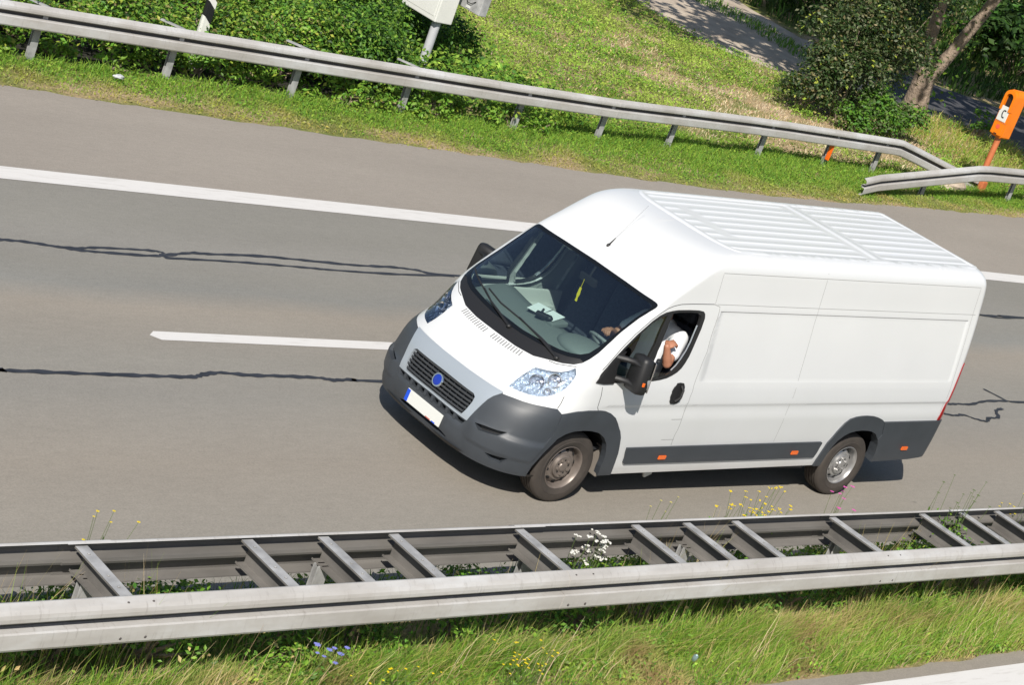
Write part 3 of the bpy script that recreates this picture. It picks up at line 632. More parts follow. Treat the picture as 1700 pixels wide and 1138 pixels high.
def piece(keys, off=0.0, flange=.02, slots=None, sides='both', sculpt=None):
    """faces of the given regions as one mesh (left, right mirrored, or both halves)"""
    m = np.isin(reg, keys); F = CF[m]; mi = np.array([slots[k] for k in reg[m]]) if slots else np.zeros(len(F), int)
    ids, F2 = np.unique(F, return_inverse=True); F2 = F2.reshape(-1, 3)
    P = PV[ids]+NV[ids]*off; N = NV[ids].copy()
    if sculpt: P = P+NV[ids]*np.array([sculpt(*SV[i]) for i in ids])[:, None]
    cen0 = PV[ids][:, 1] < 1e-4; P[cen0, 1] = 0; N[cen0, 1] = 0
    N /= np.linalg.norm(N, axis=1)[:, None]
    fl = []
    if flange:
        cnt = {}
        for f in F2:
            for a, b in ((f[0], f[1]), (f[1], f[2]), (f[2], f[0])): cnt[(a, b)] = 1
        bd = [(a, b) for a, b in cnt if (b, a) not in cnt and not (cen0[a] and cen0[b])]
        bv = sorted({v for e in bd for v in e}); mp = {v: len(P)+2*i for i, v in enumerate(bv)}
        add = []; addn = []
        for v in bv: add += [P[v], P[v]-N[v]*flange]; addn += [N[v], N[v]]
        if bv: P = np.vstack([P, add]); N = np.vstack([N, addn])
        fl = [(mp[b], mp[a], mp[a]+1, mp[b]+1) for a, b in bd]
    faces = [tuple(f) for f in F2] + fl; mi = list(mi) + [mi[0]]*len(fl)
    nb = len(F2); V = P; NN = N
    if sides in ('both', 'right'):
        Pm = P*[1, -1, 1]; Nm = N*[1, -1, 1]; o = len(P) if sides == 'both' else 0
        mf = [tuple(o+i for i in f[::-1]) for f in faces]
        if sides == 'right': V, NN, faces = Pm, Nm, mf
        else: V = np.vstack([P, Pm]); NN = np.vstack([N, Nm]); faces = faces+mf; mi = list(mi)*2
    me = pymesh('m', V, faces, True, mi)
    fi = np.array([len(f) == 4 for f in faces]); sm = ~fi
    me.polygons.foreach_set('use_smooth', sm)
    nl = np.zeros((len(me.loops), 3)); k = 0
    if sculpt is None: me.normals_split_custom_set([tuple(NN[v]) if len(f) == 3 else (0, 0, 0) for f in faces for v in f])
    return me
def part(name, keys, mats, parent, **k):
    me = piece(keys, **k); me.name = name; return link(name, me, parent, mats)
def patch(poly, off, thick, step=.03, mirror=False):
    """a small panel lying on the body surface, with thickness; returns V, F"""
    D = [(U(s), z) for s, z in dens(poly, step=step)]; A = np.array(D); lo = A.min(0); hi = A.max(0)
    g = [(u, z) for u in np.arange(lo[0]+step/2, hi[0], step) for z in np.arange(lo[1]+step/2, hi[1], step)] or [tuple(A.mean(0))]
    v, f = cdt([D], g, margin=step*.3); c = v[f].mean(1); f = f[inpoly(c[:, 0], c[:, 1], D)]
    P = np.array([S0(Ui(a), b)+SN(Ui(a), b)*off for a, b in v]); N = np.array([SN(Ui(a), b) for a, b in v])
    cr = (np.cross(P[f[:, 1]]-P[f[:, 0]], P[f[:, 2]]-P[f[:, 0]])*N[f].mean(1)).sum(1) < 0; f[cr] = f[cr][:, ::-1]
    e = {(a, b) for t in f for a, b in ((t[0], t[1]), (t[1], t[2]), (t[2], t[0]))}
    n = len(P); bd = [(a, b) for a, b in e if (b, a) not in e]
    V = np.vstack([P, P-N*thick]); F = [tuple(t) for t in f] + [(b, a, a+n, b+n) for a, b in bd]
    if mirror: V = V*[1, -1, 1]; F = [t[::-1] for t in F]
    return V, F
def patch_obj(name, polys, off, thick, m, parent, mirror=False, smooth=False, step=.03):
    V = np.zeros((0, 3)); F = []
    for p in polys:
        mr = mirror
        if isinstance(p, tuple): p, mr = p
        v, f = patch(p, off, thick, step, mr); F += [tuple(i+len(V) for i in t) for t in f]; V = np.vstack([V, v])
    return link(name, pymesh(name, V, F, smooth), parent, m)
def ribbon(paths, w, off):
    V = []; F = []
    for P in paths:
        D = dens(P, False, .05); Q = np.array([S0(*d) for d in D]); N = np.array([SN(*d) for d in D])
        for sgn in (1, -1):
            o = len(V); m = np.array([1, sgn, 1])
            for i in range(len(Q)):
                t = Q[min(i+1, len(Q)-1)]-Q[max(i-1, 0)]; t /= max(1e-9, np.linalg.norm(t)); b = np.cross(N[i], t)
                V += [(Q[i]+N[i]*off-b*w/2)*m, (Q[i]+N[i]*off+b*w/2)*m]
            for i in range(len(Q)-1): F.append((o+2*i, o+2*i+1, o+2*i+3, o+2*i+2))
    return V, F
# ================================================================== VAN: parts
van = empty('delivery_van'); tag(van, 'long white high roof delivery van with dark grey bumpers driving in the left lane', 'van')
MP = [M['paint'], M['gap'], M['gapd']]
body = part('body', ['body'], MP, van, flange=.03)
# seams are thin recess strips joined under the part they cut
def seams(name, paths, wd, m, parent, off=.0012):
    V, F = ribbon(paths, wd, off); return join(parent, link(name, pymesh(name, V, F), parent, m))
sdoor = [(.994, .975), (.954, 1.007), (.935, 1.116), (.935, 1.20)], [(.880, 1.35), (.892, 1.429), (.896, 1.546), (.915, 1.68), (.948, 1.82), (.97, 1.878), (.992, 1.922), (1.008, 1.947), (1.022, 1.964), (1.05, 1.971), (1.112, 1.976)]
srear = [(1.112, 1.976), (1.135, 1.955), (1.145, 1.916), (1.176, 1.724), (1.2, 1.536), (1.214, 1.264), (1.214, 1.0), (1.236, .863), (1.252, .652), (1.256, .596)]
xl = lambda x, z: (sx(x, z), z)
s2 = [xl(-2.66, z) for z in np.linspace(.60, 2.32, 22)]
l1 = [xl(x, 2.268+.0*x) for x in np.linspace(-1.17, -5.2, 30)]
l2 = [xl(x, 1.976) for x in np.linspace(-1.20, -5.25, 30)]
fs = [xl(-1.17, z) for z in np.linspace(1.98, 2.26, 6)]
re_ = [xl(-5.2, z) for z in np.linspace(.82, 2.26, 18)]
fuel = [[xl(-1.05, .872), xl(-1.192, .872)], [xl(-1.03, .66), xl(-1.20, .66)], [xl(-1.05, .872), xl(-1.03, .66)]]
seams('panel_seam', [s2, l1, fs, re_], .0038, M['gap'], body)
l3 = [xl(x, 1.912) for x in np.linspace(-1.27, -5.15, 30)]  # no gap here: grey strip draws the shade under the recess's top edge
seams('panel_seam', [srear, l3] + list(fuel[:2]), .0055, M['gap'], body)
seams('panel_seam', [l2], .004, M['gap'], body)
seams('panel_seam', list(sdoor) + [[(.500, 1.254), (.56, 1.262), (.70, 1.31)], [(.715, .957), (.70, 1.0), (.685, 1.06)]], .006, M['gapd'], body, .0014)
bonnet = part('bonnet', ['hood'], [M['paint']], van, off=.002, flange=.02)
# bonnet ventilation slits
sl_p = []
for s0, s1, mr in ((.062, .333, True), (.016, .292, False)):
    for k in range(12):
        s = s0+(s1-s0)*k/11; zc = 1.182+.012*(s/.3)**2; dz = .019; ds = .0034
        sl_p.append(([(s-ds, zc-dz), (s+ds, zc-dz), (s+ds, zc+dz), (s-ds, zc+dz)], mr))
join(bonnet, patch_obj('vent_slit', sl_p, .0034, .001, M['slit'], bonnet, step=.2))
# bumper, silver nose panel, grille
def bumper_form(s, z):     # the lower half stands out below a moulded shoulder, the corner pocket is let in
    k = sst((s-.34)/.07); return k*(.024*sst((.640-z)/.045)-.012*sst((.465-z)/.035)) + .010*sst((.34-s)/.05)*sst((.53-z)/.02)*sst((z-.355)/.02)*sst((s-.17)/.03)
bump = part('front_bumper', ['bump'], [M['plastic']], van, off=.004, flange=.085, sculpt=bumper_form)
part('upper_intake', ['intk'], [M['black']], bump, off=-.045, flange=0); part('lower_intake', ['slot'], [M['black']], bump, off=-.045, flange=0)
for q in ('left', 'right'):
    part('fog_recess', ['slot1'], [M['black']], bump, off=-.045, flange=0, sides=q); part('fog_recess', ['slot2'], [M['black']], bump, off=-.045, flange=0, sides=q)
silver = part('grille_surround', ['silv'], [M['silver']], van, off=.012, flange=.045)
part('radiator_screen', ['gril'], [M['black']], van, off=-.035, flange=0)
gr = MB()
V = []; F = []
for k in range(6):
    zc = .628+.033*k
    ys = np.linspace(-.455, .455, 40); pr = []
    for y in ys:
        smax = .279 if zc < .64 else (.294 if zc < .79 else .275)
        s = min(sy(abs(y), zc), smax); q = S0(s, zc); n = SN(s, zc); yy = q[1]*(1 if y > 0 else -1); n = n*[1, 1 if y > 0 else -1, 1]
        p = np.array((q[0], yy, q[2]))
        pr.append([p-n*.004+[0, 0, .011], p+n*.002+[0, 0, .004], p+n*.002-[0, 0, .007], p-n*.030-[0, 0, .010], p-n*.034+[0, 0, .005]])
    o = len(V)
    for i, r5 in enumerate(pr): V += r5
    for i in range(len(ys)-1):
        for j in range(5): F.append((o+5*i+j, o+5*i+(j+1) % 5, o+5*i+5+(j+1) % 5, o+5*i+5+j))
grille = link('grille', pymesh('grille', V, F), van, M['slat'])
g2 = MB()
for y in np.linspace(-.40, .40, 11):
    for k in range(5):
        zc = .645+.033*k; q = S0(sy(abs(y), zc), zc); g2.box((q[0]-.026, y, zc), (.012, .012, .034))
join(grille, g2.build('grille_rib', M['slat'], grille))
i2 = MB()
for k in range(8):
    y = -.37+.74*k/7; q = S0(sy(abs(y), .557), .557); i2.box((q[0]-.012, y, .557), (.05, .032, .05))
join(bump, i2.build('intake_rib', M['plastic'], bump))
# lower lip under the bumper
lip = MB(); V = []; F = []
Sx, X, Y = plan(.305); ii = list(range(0, 150, 5)); pts = [(X[i], -Y[i]) for i in ii[::-1]]+[(X[i], Y[i]) for i in ii[1:]]
for x, y in pts:
    f = 1-.04/max(.3, math.hypot(x, y)); f1 = 1+.018*min(1, abs(y)/.3); V += [(x*f1, y*f1, .318), (x*.992, y*.992, .285), (x*f-.05, y*.93, .262), (x*f-.12, y*.9, .30)]
for i in range(len(pts)-1):
    for j in range(3): F.append((4*i+j, 4*i+j+1, 4*i+5+j, 4*i+4+j))
link('bumper_lip', pymesh('bumper_lip', V, F, True), bump, M['black'])
# badge
bd = MB(); a = math.atan2(-(XF(.74)-XF(.69)), .05); c = Vector((XF(.715)+.006, 0, .715)); rot = Matrix.Rotation(math.pi/2-a, 3, 'Y')
bd.lathe([(-.03, .05), (.004, .066), (.012, .062), (.012, .051), (.006, .049), (.006, .0005)], 36, 'Z')
bmesh.ops.transform(bd.bm, matrix=Matrix.Translation(c) @ rot.to_4x4(), verts=bd.bm.verts)
badge = bd.build('badge', M['chrome'], van, True)
bd = MB(); bd.lathe([(.0065, .0495), (.011, .046), (.0135, .025), (.0142, .0005)], 36, 'Z')
bmesh.ops.transform(bd.bm, matrix=Matrix.Translation(c) @ rot.to_4x4(), verts=bd.bm.verts); bd.build('badge_disc', M['blue'], badge, True)
# number plate
pl = MB(); R0 = Matrix.Rotation(math.radians(-5), 3, 'Y'); pc = Vector((.957, 0, .441))
pl.box(pc, (.012, .52, .115), R0, .003); plate = pl.build('number_plate', M['plate'], van)
b = MB(); b.box(pc+Vector((.0068, -.238, 0)), (.002, .042, .108), R0); b.build('country_band', M['plateblue'], plate)
b = MB(); b.box(pc+R0 @ Vector((.0068, .10, -.0515)), (.002, .07, .009), R0); b.build('plate_mark', M['platered'], plate)
b = MB(); b.box(pc+R0 @ Vector((.0068, .18, -.0515)), (.002, .05, .009), R0); b.build('plate_mark', M['plateblue'], plate)
# headlights
mh = mat('headlight_reflector', (.52, .62, .74), .2, metal=.38)
n = mh.node_tree.nodes; L = mh.node_tree.links
t = n.new('ShaderNodeTexCoord'); v1 = n.new('ShaderNodeTexVoronoi'); v1.inputs['Scale'].default_value = 27; v1.feature = 'SMOOTH_F1'
v2 = n.new('ShaderNodeTexNoise'); v2.inputs['Scale'].default_value = 22; v2.inputs['Detail'].default_value = 3; bp_ = n.new('ShaderNodeBump'); bp_.inputs['Strength'].default_value = 1.0; bp_.inputs['Distance'].default_value = .06
ad = n.new('ShaderNodeMath'); L.new(t.outputs['Object'], v1.inputs[0]); L.new(t.outputs['Object'], v2.inputs[0]); L.new(v1.outputs[0], ad.inputs[0]); L.new(v2.outputs[0], ad.inputs[1])
L.new(ad.outputs[0], bp_.inputs['Height']); L.new(bp_.outputs[0], n['Principled BSDF'].inputs['Normal'])
for side in ('left', 'right'):
    sg = 1 if side == 'left' else -1
    hl = part('headlight', ['hl'], [M['lens']], van, off=.002, flange=.012, sides=side)
    part('reflector', ['hl'], [mh], hl, off=-.035, flange=-.030, sides=side)
    for (s, z, r) in ((.50, 1.085, .070), (.60, 1.145, .062), (.585, 1.055, .032)):
        p = S0(s, z); nn = Vector(SN(s, z)); nn.z *= .3; nn.normalize(); d = MB()
        d.lathe([(-.012, r*.25), (-.010, r*.45), (.0, r*.8), (.014, r), (.014, r*1.06), (-.02, r*1.1)], 20, 'Z'); d.ell((0, 0, 0), (r*.28, r*.28, r*.3), 10)
        mm = Matrix.Translation(Vector(p)-nn*.026) @ nn.to_track_quat('Z', 'Y').to_matrix().to_4x4()
        bmesh.ops.transform(d.bm, matrix=mm, verts=d.bm.verts)
        if sg < 0: bmesh.ops.transform(d.bm, matrix=Matrix.Scale(-1, 4, (0, 1, 0)), verts=d.bm.verts)
        d.build('lamp_bowl', M['chrome'], hl, True)
# windscreen and cowl
ws = part('windscreen', ['gl'], [M['glass']], van, off=.004, flange=0)
part('glass_border', ['ws'], [M['frit']], ws, off=.004, flange=.02)
part('cowl', ['cowl'], [M['black']], van, off=.001, flange=.03)
def on(x, y, z, off=.0):
    s = s_of(x, abs(y), z); n = SN(s, z)*[1, 1 if y >= 0 else -1, 1]; q = S0(s, z)*[1, 1 if y >= 0 else -1, 1]; return Vector(q+n*off)
for arm, blade in (([(.357, .052, 1.287), (.325, -.13, 1.314), (.292, -.305, 1.341), (.23, -.50, 1.385)], [(.116, -.833, 1.445), (.165, -.70, 1.418), (.228, -.543, 1.389), (.300, -.264, 1.334), (.345, -.05, 1.30)]),
                   ([(.312, .678, 1.295), (.292, .392, 1.339), (.285, .23, 1.352), (.262, .06, 1.367)], [(.214, -.475, 1.405), (.253, -.24, 1.376), (.263, .064, 1.367), (.284, .405, 1.346), (.297, .55, 1.33)])):
    o = MB(); P = [on(*p, .03) for p in arm]; P[0] = on(*arm[0], .012); o.tube(P, [.014, .011, .009, .006], 6); o.ell(on(*arm[0], .012), (.026, .026, .02), 10)
    wp = o.build('wiper', M['black'], van, True); o = MB(); o.tube([on(*p, .014) for p in blade], .008, 6); o.build('wiper_blade', M['rubber'], wp)
# roof deck
sr = list(np.r_[np.linspace(0, .97, 30), np.linspace(1, 1.97, 40), np.linspace(2.0, 2.5, 8)]) + [3]
bnd = [S0(s, ZT) for s in sr]; XFR, XRR = bnd[0][0], bnd[-1][0]
RIB = [.147*k for k in range(-4, 5)]
def xedge(y): return float(np.interp(abs(y), [p[1] for p in bnd[:30]], [p[0] for p in bnd[:30]]))
def deck(x, y):
    ed = min(.72-abs(y), (xedge(y)-x)*.9, x-XRR); h = .010*(1-(y/.72)**2)*sst(ed/.1)
    rec = sst((ed-.055)/.025); h += .005*sst(ed/.012)*(1-rec) - .003*rec
    if -3.66 < x < -3.55: h += .005*rec*sst((-3.55-x)/.02)*sst((x+3.66)/.02)
    for k, yr in enumerate(RIB):
        d = abs(y-yr)
        if d < .04:
            a = sst((.026-d)/.014); b = 0
            f0 = xedge(y)-.085
            segs = [(f0, -3.47), (-3.72, XRR+.085)]
            if abs(yr) < .40: segs = [(f0, -1.64), (-1.74, -3.47), (-3.72, XRR+.085)]
            for u, v in segs: b = max(b, sst((u-x)/.03)*sst((x-v)/.03))
            h += .0045*a*b*rec
    return h
ys = sorted({round(v, 4) for yr in RIB for v in (yr-.027, yr-.019, yr-.012, yr+.012, yr+.019, yr+.027) if v > .001} | {.0735*k for k in range(1, 10)} | {.64, .652, .665, .675, .69, .705})
xs = sorted(set(np.arange(-5.2, -1.2, .13)) | {-3.47, -3.50, -3.55, -3.57, -3.64, -3.66, -3.69, -3.72, -1.64, -1.67, -1.71, -1.74} | {XRR+d for d in (.012, .03, .055, .065, .08, .085, .1, .115)} | {-1.17-d for d in np.arange(0, .32, .02)})
g = [(x, y) for x in xs for y in ys] + [(x, 0.0) for x in xs if x < XFR-.01 and x > XRR+.01]
DB = [(float(p[0]), float(p[1])) for p in bnd]
g = [q for q in g if q[1] == 0 or inpoly(np.array([q[0]]), np.array([q[1]]), DB)[0]]
gz = [q for q in g if q[1] == 0]; gg = [q for q in g if q[1] != 0]
DBC = DB[:-1]+[DB[-1]]+sorted(gz)[0:]
v, f = cdt([DBC], gg, margin=.006); c = v[f].mean(1); f = f[inpoly(c[:, 0], c[:, 1], DBC)]
V = [(x, y, ZT+.025*max(0, -x)+deck(x, y)) for x, y in v]; F = []
for t in f:
    a, b_, c_ = (np.array(V[i]) for i in t); F.append(tuple(t) if np.cross(b_-a, c_-a)[2] > 0 else tuple(t[::-1]))
o = len(V); V = V+[(x, -y, z) for x, y, z in V]; F = F+[tuple(i+o for i in t[::-1]) for t in F]
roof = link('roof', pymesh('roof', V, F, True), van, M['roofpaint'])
bm = bmesh.new(); bm.from_mesh(roof.data); bmesh.ops.remove_doubles(bm, verts=bm.verts, dist=1e-5); bm.to_mesh(roof.data); bm.free()
# antenna
o = MB(); o.ell((-.614, -.057, 2.105), (.035, .018, .022), 12); o.tube([(-.614, -.057, 2.12), (-.635, -.057, 2.15), (-.66, -.057, 2.185)], [.009, .006, .003], 8)
an = o.build('antenna', M['black'], van, True); o = MB(); o.tube([(-.66, -.057, 2.185), (-.92, -.057, 2.53)], .0010, 5); o.build('antenna_rod', M['slit'], an)
# arches, mouldings, rear bumper, lamps, doors
WIND = {'wg': 0, 'win': 1, 'bar': 1}
for side in ('left', 'right'):
    sg = 1 if side == 'left' else -1; mr = side == 'right'
    part('wheel_arch_trim', ['fa'], [M['plastic']], van, off=.016, flange=.06, sides=side)
    part('wheel_arch_trim', ['ra'], [M['plastic']], van, off=.016, flange=.06, sides=side)
    part('side_moulding', ['rub'], [M['plastic']], van, off=.018, flange=.03, sides=side)
    part('tail_light', ['tail'], [M['red']], van, off=.010, flange=.02, sides=side)
    door = part('door', ['door'], [M['paint']], van, off=.001, flange=.035, sides=side)
    part('window_seal', ['win', 'bar'], [M['rubber']], door, off=.003, flange=.03, sides=side)
    # panes: fixed quarter light and the drop glass
    m = reg == 'wg'; uc = cen[:, 0]; xb = np.interp(cen[:, 1], [1.24, 1.38, 1.90], [U(1.092), U(1.075), U(1.016)])
    keep = reg.copy(); reg[m & (uc < xb)] = 'wq'; reg[m & (uc >= xb)] = 'wd'
    part('quarter_glass', ['wq'], [M['sglass']], door, off=-.004, flange=0, sides=side)
    if side == 'right': part('window_glass', ['wd'], [M['sglass']], door, off=-.004, flange=0, sides=side)
    else:   # wound down: the top edge of the drop glass stands a little above the sill
        reg[(reg == 'wd') & (cen[:, 1] > 1.335)] = 'open'
        part('window_glass', ['wd'], [M['sglass']], door, off=-.008, flange=.004, sides=side)
    reg[:] = keep
    ch = [(1.124, 1.775), (1.132, 1.70), (1.140, 1.62), (1.145, 1.54), (1.147, 1.46), (1.146, 1.40), (1.141, 1.352)]
    D = dens(ch, False, .05); o = MB(); o.tube([Vector(S0(*d)-SN(*d)*.012)*1 if not mr else Vector((S0(*d)-SN(*d)*.012)*[1, -1, 1]) for d in D], .007, 6); o.build('glass_channel', M['lampclear'], door, True)
    hp = [(1.168, 1.237), (1.176, 1.242), (1.184, 1.237), (1.188, 1.20), (1.188, 1.154), (1.184, 1.09), (1.178, 1.045), (1.170, 1.036), (1.160, 1.040), (1.156, 1.06), (1.155, 1.10), (1.160, 1.18)]
    h = patch_obj('door_handle', [hp], .010, .012, M['black'], door, mr, step=.02)
    o = MB(); q = [S0(s, z)+SN(s, z)*f for s, z, f in ((1.178, 1.215, .012), (1.180, 1.18, .034), (1.175, 1.11, .036), (1.168, 1.065, .012))]
    o.tube([Vector(p)*1 if not mr else Vector((p[0], -p[1], p[2])) for p in q], .014, 8); o.build('grip', M['black'], door, True)
    for s, z in ((1.244, .482), (1.598, .480), (1.929, .488)):
        z0 = z-.018; z1 = z+.018; d = .0085; of = .030 if s < 1.7 else .036
        patch_obj('marker_lamp', [[(s-d, z0), (s+d, z0), (s+d, z1), (s-d, z1)]], of, .014, M['orange'], van, mr, step=.1)
    # mirror
    y = lambda v: v*sg
    mp = patch_obj('side_mirror', [[(.868, 1.236), (.93, 1.23), (1.006, 1.234), (1.008, 1.30), (.985, 1.40), (.958, 1.53), (.946, 1.52), (.90, 1.40)]], .016, .016, M['black'], van, mr)
    o = MB(); o.box((-.25, y(1.135), 1.400), (.13, .222, .34), Matrix.Rotation(math.radians(-14*sg), 3, 'Z') @ Matrix.Rotation(math.radians(5*sg), 3, 'X'), .045, .93)
    hs = o.build('mirror_housing', M['black'], mp, True, 60)
    o = MB(); o.box((-.327, y(1.155), 1.400), (.012, .170, .28), Matrix.Rotation(math.radians(-14*sg), 3, 'Z') @ Matrix.Rotation(math.radians(5*sg), 3, 'X'), .005); o.build('mirror_glass', M['chrome'], mp)
    for z in (1.30, 1.49):
        o = MB(); o.tube([(-.10, y(.955), z-.02), (-.15, y(1.03), z-.005), (-.20, y(1.09), z), (-.195, y(1.19), z+.003)], [.030, .028, .027, .02], 8); o.build('mirror_arm', M['black'], mp, True)
    o = MB(); o.box((-.258, y(1.230), 1.345), (.075, .030, .10), Matrix.Rotation(math.radians(-14*sg), 3, 'Z'), .012); o.build('signal_lens', M['lampclear'], mp, True)
    o = MB(); o.box((-.228, y(1.238), 1.345), (.03, .022, .04), Matrix.Rotation(math.radians(-14*sg), 3, 'Z'), .006); o.build('turn_signal', M['orange'], mp)
part('rear_bumper', ['rb'], [M['plastic']], van, off=.022, flange=.10)
o = MB(); o.box((-5.40, 0, .62), (.06, 1.75, .28), None, .02); o.build('rear_step', M['plastic'], van)
for k, sg in ((0, 1), (1, -1)):
    o = MB(); o.box((-5.455, .36*sg, 1.28), (.006, .012, 1.9)); 
    if k == 0: o.build('rear_door_gap', M['gapd'], van)
    else: o.bm.free()
o = MB(); o.box((-5.425, 0, .92), (.02, .52, .11), None, .003); o.build('rear_plate', M['plate'], van)
# underbody, wheel wells
o = MB(); o.box((-2.3, 0, .44), (5.9, 1.30, .10)); o.box((-2.0, .80, .40), (2.7, .34, .10)); o.box((-2.0, -.80, .40), (2.7, .34, .10)); o.box((-4.9, .0, .52), (.8, 1.8, .08))
for x0, z0 in ((0, .0), (-4.035, .1)):
    for sg in (1, -1):
        yi, yo = .60*sg, .985*sg; n = 10
        for i in range(n):
            t0, t1 = math.pi*i/n, math.pi*(i+1)/n; r = .50
            p = lambda t, yy: (x0+r*math.cos(t), yy, .33+z0+r*.93*math.sin(t))
            o.poly([p(t0, yi), p(t1, yi), p(t1, yo), p(t0, yo)])
        o.poly([(x0+.5*math.cos(math.pi*i/n), yi, .33+z0+.465*math.sin(math.pi*i/n)) for i in range(n+1)])
ub = o.build('underbody', M['void'], van)
o = MB(); o.box((-1.22, .86, .27), (.10, .03, .10), Matrix.Rotation(.4, 3, 'Y'), .01); o.box((-1.22, .80, .35), (.05, .08, .10)); o.build('jacking_bracket', M['doortrim'], ub)
o = MB(); o.box((-.43, .90, .43), (.03, .16, .30), Matrix.Rotation(-.15, 3, 'Y'), .01); o.build('splash_guard', M['guard'], ub)
# wheels
def make_wheel(rim_mat, sg, loc):
    root = empty('wheel', loc); root.parent = van
    o = MB(); P = [(-.09, .205), (-.108, .24), (-.113, .295), (-.104, .330), (-.088, .347)]
    for c in (-.055, -.018, .018, .055): P += [(c-.006, .354), (c-.005, .345), (c+.005, .345), (c+.006, .354)]
    P += [(.088, .347), (.100, .336), (.104, .328), (.113, .295), (.112, .27), (.115, .265), (.108, .24), (.098, .217), (.09, .205)]
    o.lathe([(a*sg, r) for a, r in P], 64, 'Y'); o.build('tyre', M['tyre'], root, True, 30)
    o = MB(); P = [(-.09, .20), (.088, .206), (.100, .213), (.102, .208), (.094, .200), (.060, .192), (.030, .188), (.022, .184), (.030, .176), (.050, .155), (.062, .135), (.060, .118), (.064, .112), (.082, .106), (.086, .100), (.083, .085), (.083, .045), (.092, .040), (.094, .028), (.090, .001)]
    o.lathe([(a*sg, r) for a, r in P], 64, 'Y'); rim = o.build('rim', rim_mat, root, True, 35)
    o = MB()
    for k in range(10):
        t = 2*math.pi*(k+.3)/10; r = .157; tilt = Matrix.Rotation(-t, 3, 'Y') @ Matrix.Rotation(math.radians(-50*sg), 3, 'Z')
        o.ell((r*math.cos(t), .0500*sg, r*math.sin(t)), (.021, .0065, .0185), 12, tilt)
    join(rim, o.build('rim_hole', M['void'], root, True))
    o = MB()
    for k in range(5):
        t = 2*math.pi*k/5+.2; o.lathe([(.082*sg, .013), (.100*sg, .011), (.101*sg, .0005)], 6, 'Y', (.068*math.cos(t), 0, .068*math.sin(t)))
    join(rim, o.build('wheel_bolt', rim_mat, root))
    o = MB()
    for k in range(5):
        t = 2*math.pi*(k+.5)/5+.2; o.lathe([(.0836*sg, .010), (.0845*sg, .0005)], 10, 'Y', (.066*math.cos(t), 0, .066*math.sin(t)))
    join(rim, o.build('hub_hole', M['void'], root))
    return root
make_wheel(M['rimd'], 1, (0, .842, .357)).rotation_euler.y = .4
make_wheel(M['rims'], 1, (-4.035, .842, .357)); make_wheel(M['rimd'], -1, (0, -.842, .357)); make_wheel(M['rims'], -1, (-4.035, -.842, .357))
# cab interior
prof = [(.30, 1.13), (.33, 1.19), (.22, 1.245), (.02, 1.29), (-.16, 1.315), (-.30, 1.30), (-.36, 1.24), (-.35, 1.05), (-.28, .80), (.35, .60)]
o = MB(); A = []
ysd = [-.86, -.80, -.5, -.15, .15, .5, .80, .86]; rows = []
for y in ysd:
    k = .94 if abs(y) > .83 else 1.0; cx = .16*(y/.86)**2
    rows.append([o.bm.verts.new((x*k-cx, y, z*(1 if z < 1.2 else (1+.004*(1-abs(y)))))) for x, z in prof])
for A, B in zip(rows[:-1], rows[1:]):
    for k in range(len(prof)): o.bm.faces.new((A[k], A[(k+1) % len(prof)], B[(k+1) % len(prof)], B[k]))
o.bm.faces.new(rows[0]); o.bm.faces.new(rows[-1][::-1])
dash = o.build('dashboard', M['dash'], van, True, 50)
o = MB(); o.ell((-.20, .46, 1.30), (.22, .27, .085), 24); o.build('instrument_hood', M['dash'], dash, True)
o = MB(); o.box((-.24, -.10, 1.335), (.20, .36, .05), Matrix.Rotation(.1, 3, 'Y'), .015); o.build('tray', M['dash'], dash)
o = MB(); sc = Vector((-.50, .46, 1.33)); sr_ = Matrix.Rotation(math.radians(-32), 3, 'Y')
o.tube([sc+sr_ @ Vector((.195*math.cos(t), .195*math.sin(t), 0)) for t in np.linspace(0, 2*math.pi, 33)], .015, 8, False)
for t in (0, 2.2, -2.2): o.tube([sc-sr_ @ Vector((0, 0, .03)), sc+sr_ @ Vector((.19*math.cos(t), .19*math.sin(t), 0))], .016, 6)
o.ell(sc-sr_ @ Vector((0, 0, .03)), (.07, .08, .03), 12, sr_); stw = o.build('steering_wheel', M['wheelgrey'], van, True)
for k, (y, wd) in enumerate(((.47, .48), (-.18, .44), (-.62, .44))):
    o = MB(); o.box((-1.02, y, .93), (.52, wd, .16), Matrix.Rotation(-.08, 3, 'Y'), .05); se = o.build('seat', M['seat'], van, True, 60)
    o = MB(); o.box((-1.30, y, 1.30), (.14, wd*.96, .66), Matrix.Rotation(-.17, 3, 'Y'), .05); o.build('backrest', M['seat'], se, True, 60)
    o = MB(); o.box((-1.375, y, 1.74), (.10, .27, .17), Matrix.Rotation(-.12, 3, 'Y'), .035); o.tube([(-1.36, y-.06, 1.58), (-1.37, y-.06, 1.70)], .007, 6); o.tube([(-1.36, y+.06, 1.58), (-1.37, y+.06, 1.70)], .007, 6); o.build('headrest', M['seat'], se, True, 60)
    o = MB(); o.box((-1.05, y, .70), (.40, wd*.8, .34)); o.build('seat_base', M['dark'], se)
o = MB(); o.box((-1.52, 0, 1.36), (.03, 1.70, 1.75)); o.box((-.6, 0, .52), (1.9, 1.75, .03)); o.build('bulkhead', M['dark'], van)
V = []; F = []
for i, x in enumerate(np.linspace(-.52, -1.5, 8)):
    for j, yv in enumerate(np.linspace(-.70, .70, 9)):
        zt = min(1.93+(-.52-x)*.50, 2.30); V.append((x, yv, zt-.06*(yv/.7)**4))
for i in range(7):
    for j in range(8): F.append((9*i+j, 9*i+j+1, 9*i+10+j, 9*i+9+j))
link('headliner', pymesh('headliner', V, F, True), van, M['dark'])
for sg in (1, -1):
    o = MB(); o.box((-.66, .905*sg, 1.045), (1.04, .05, .44), Matrix.Rotation(math.radians(-4*sg), 3, 'X'), .02); o.box((-.85, .86*sg, 1.10), (.42, .08, .07), None, .02); o.build('door_lining', M['doortrim'], van, True, 50)
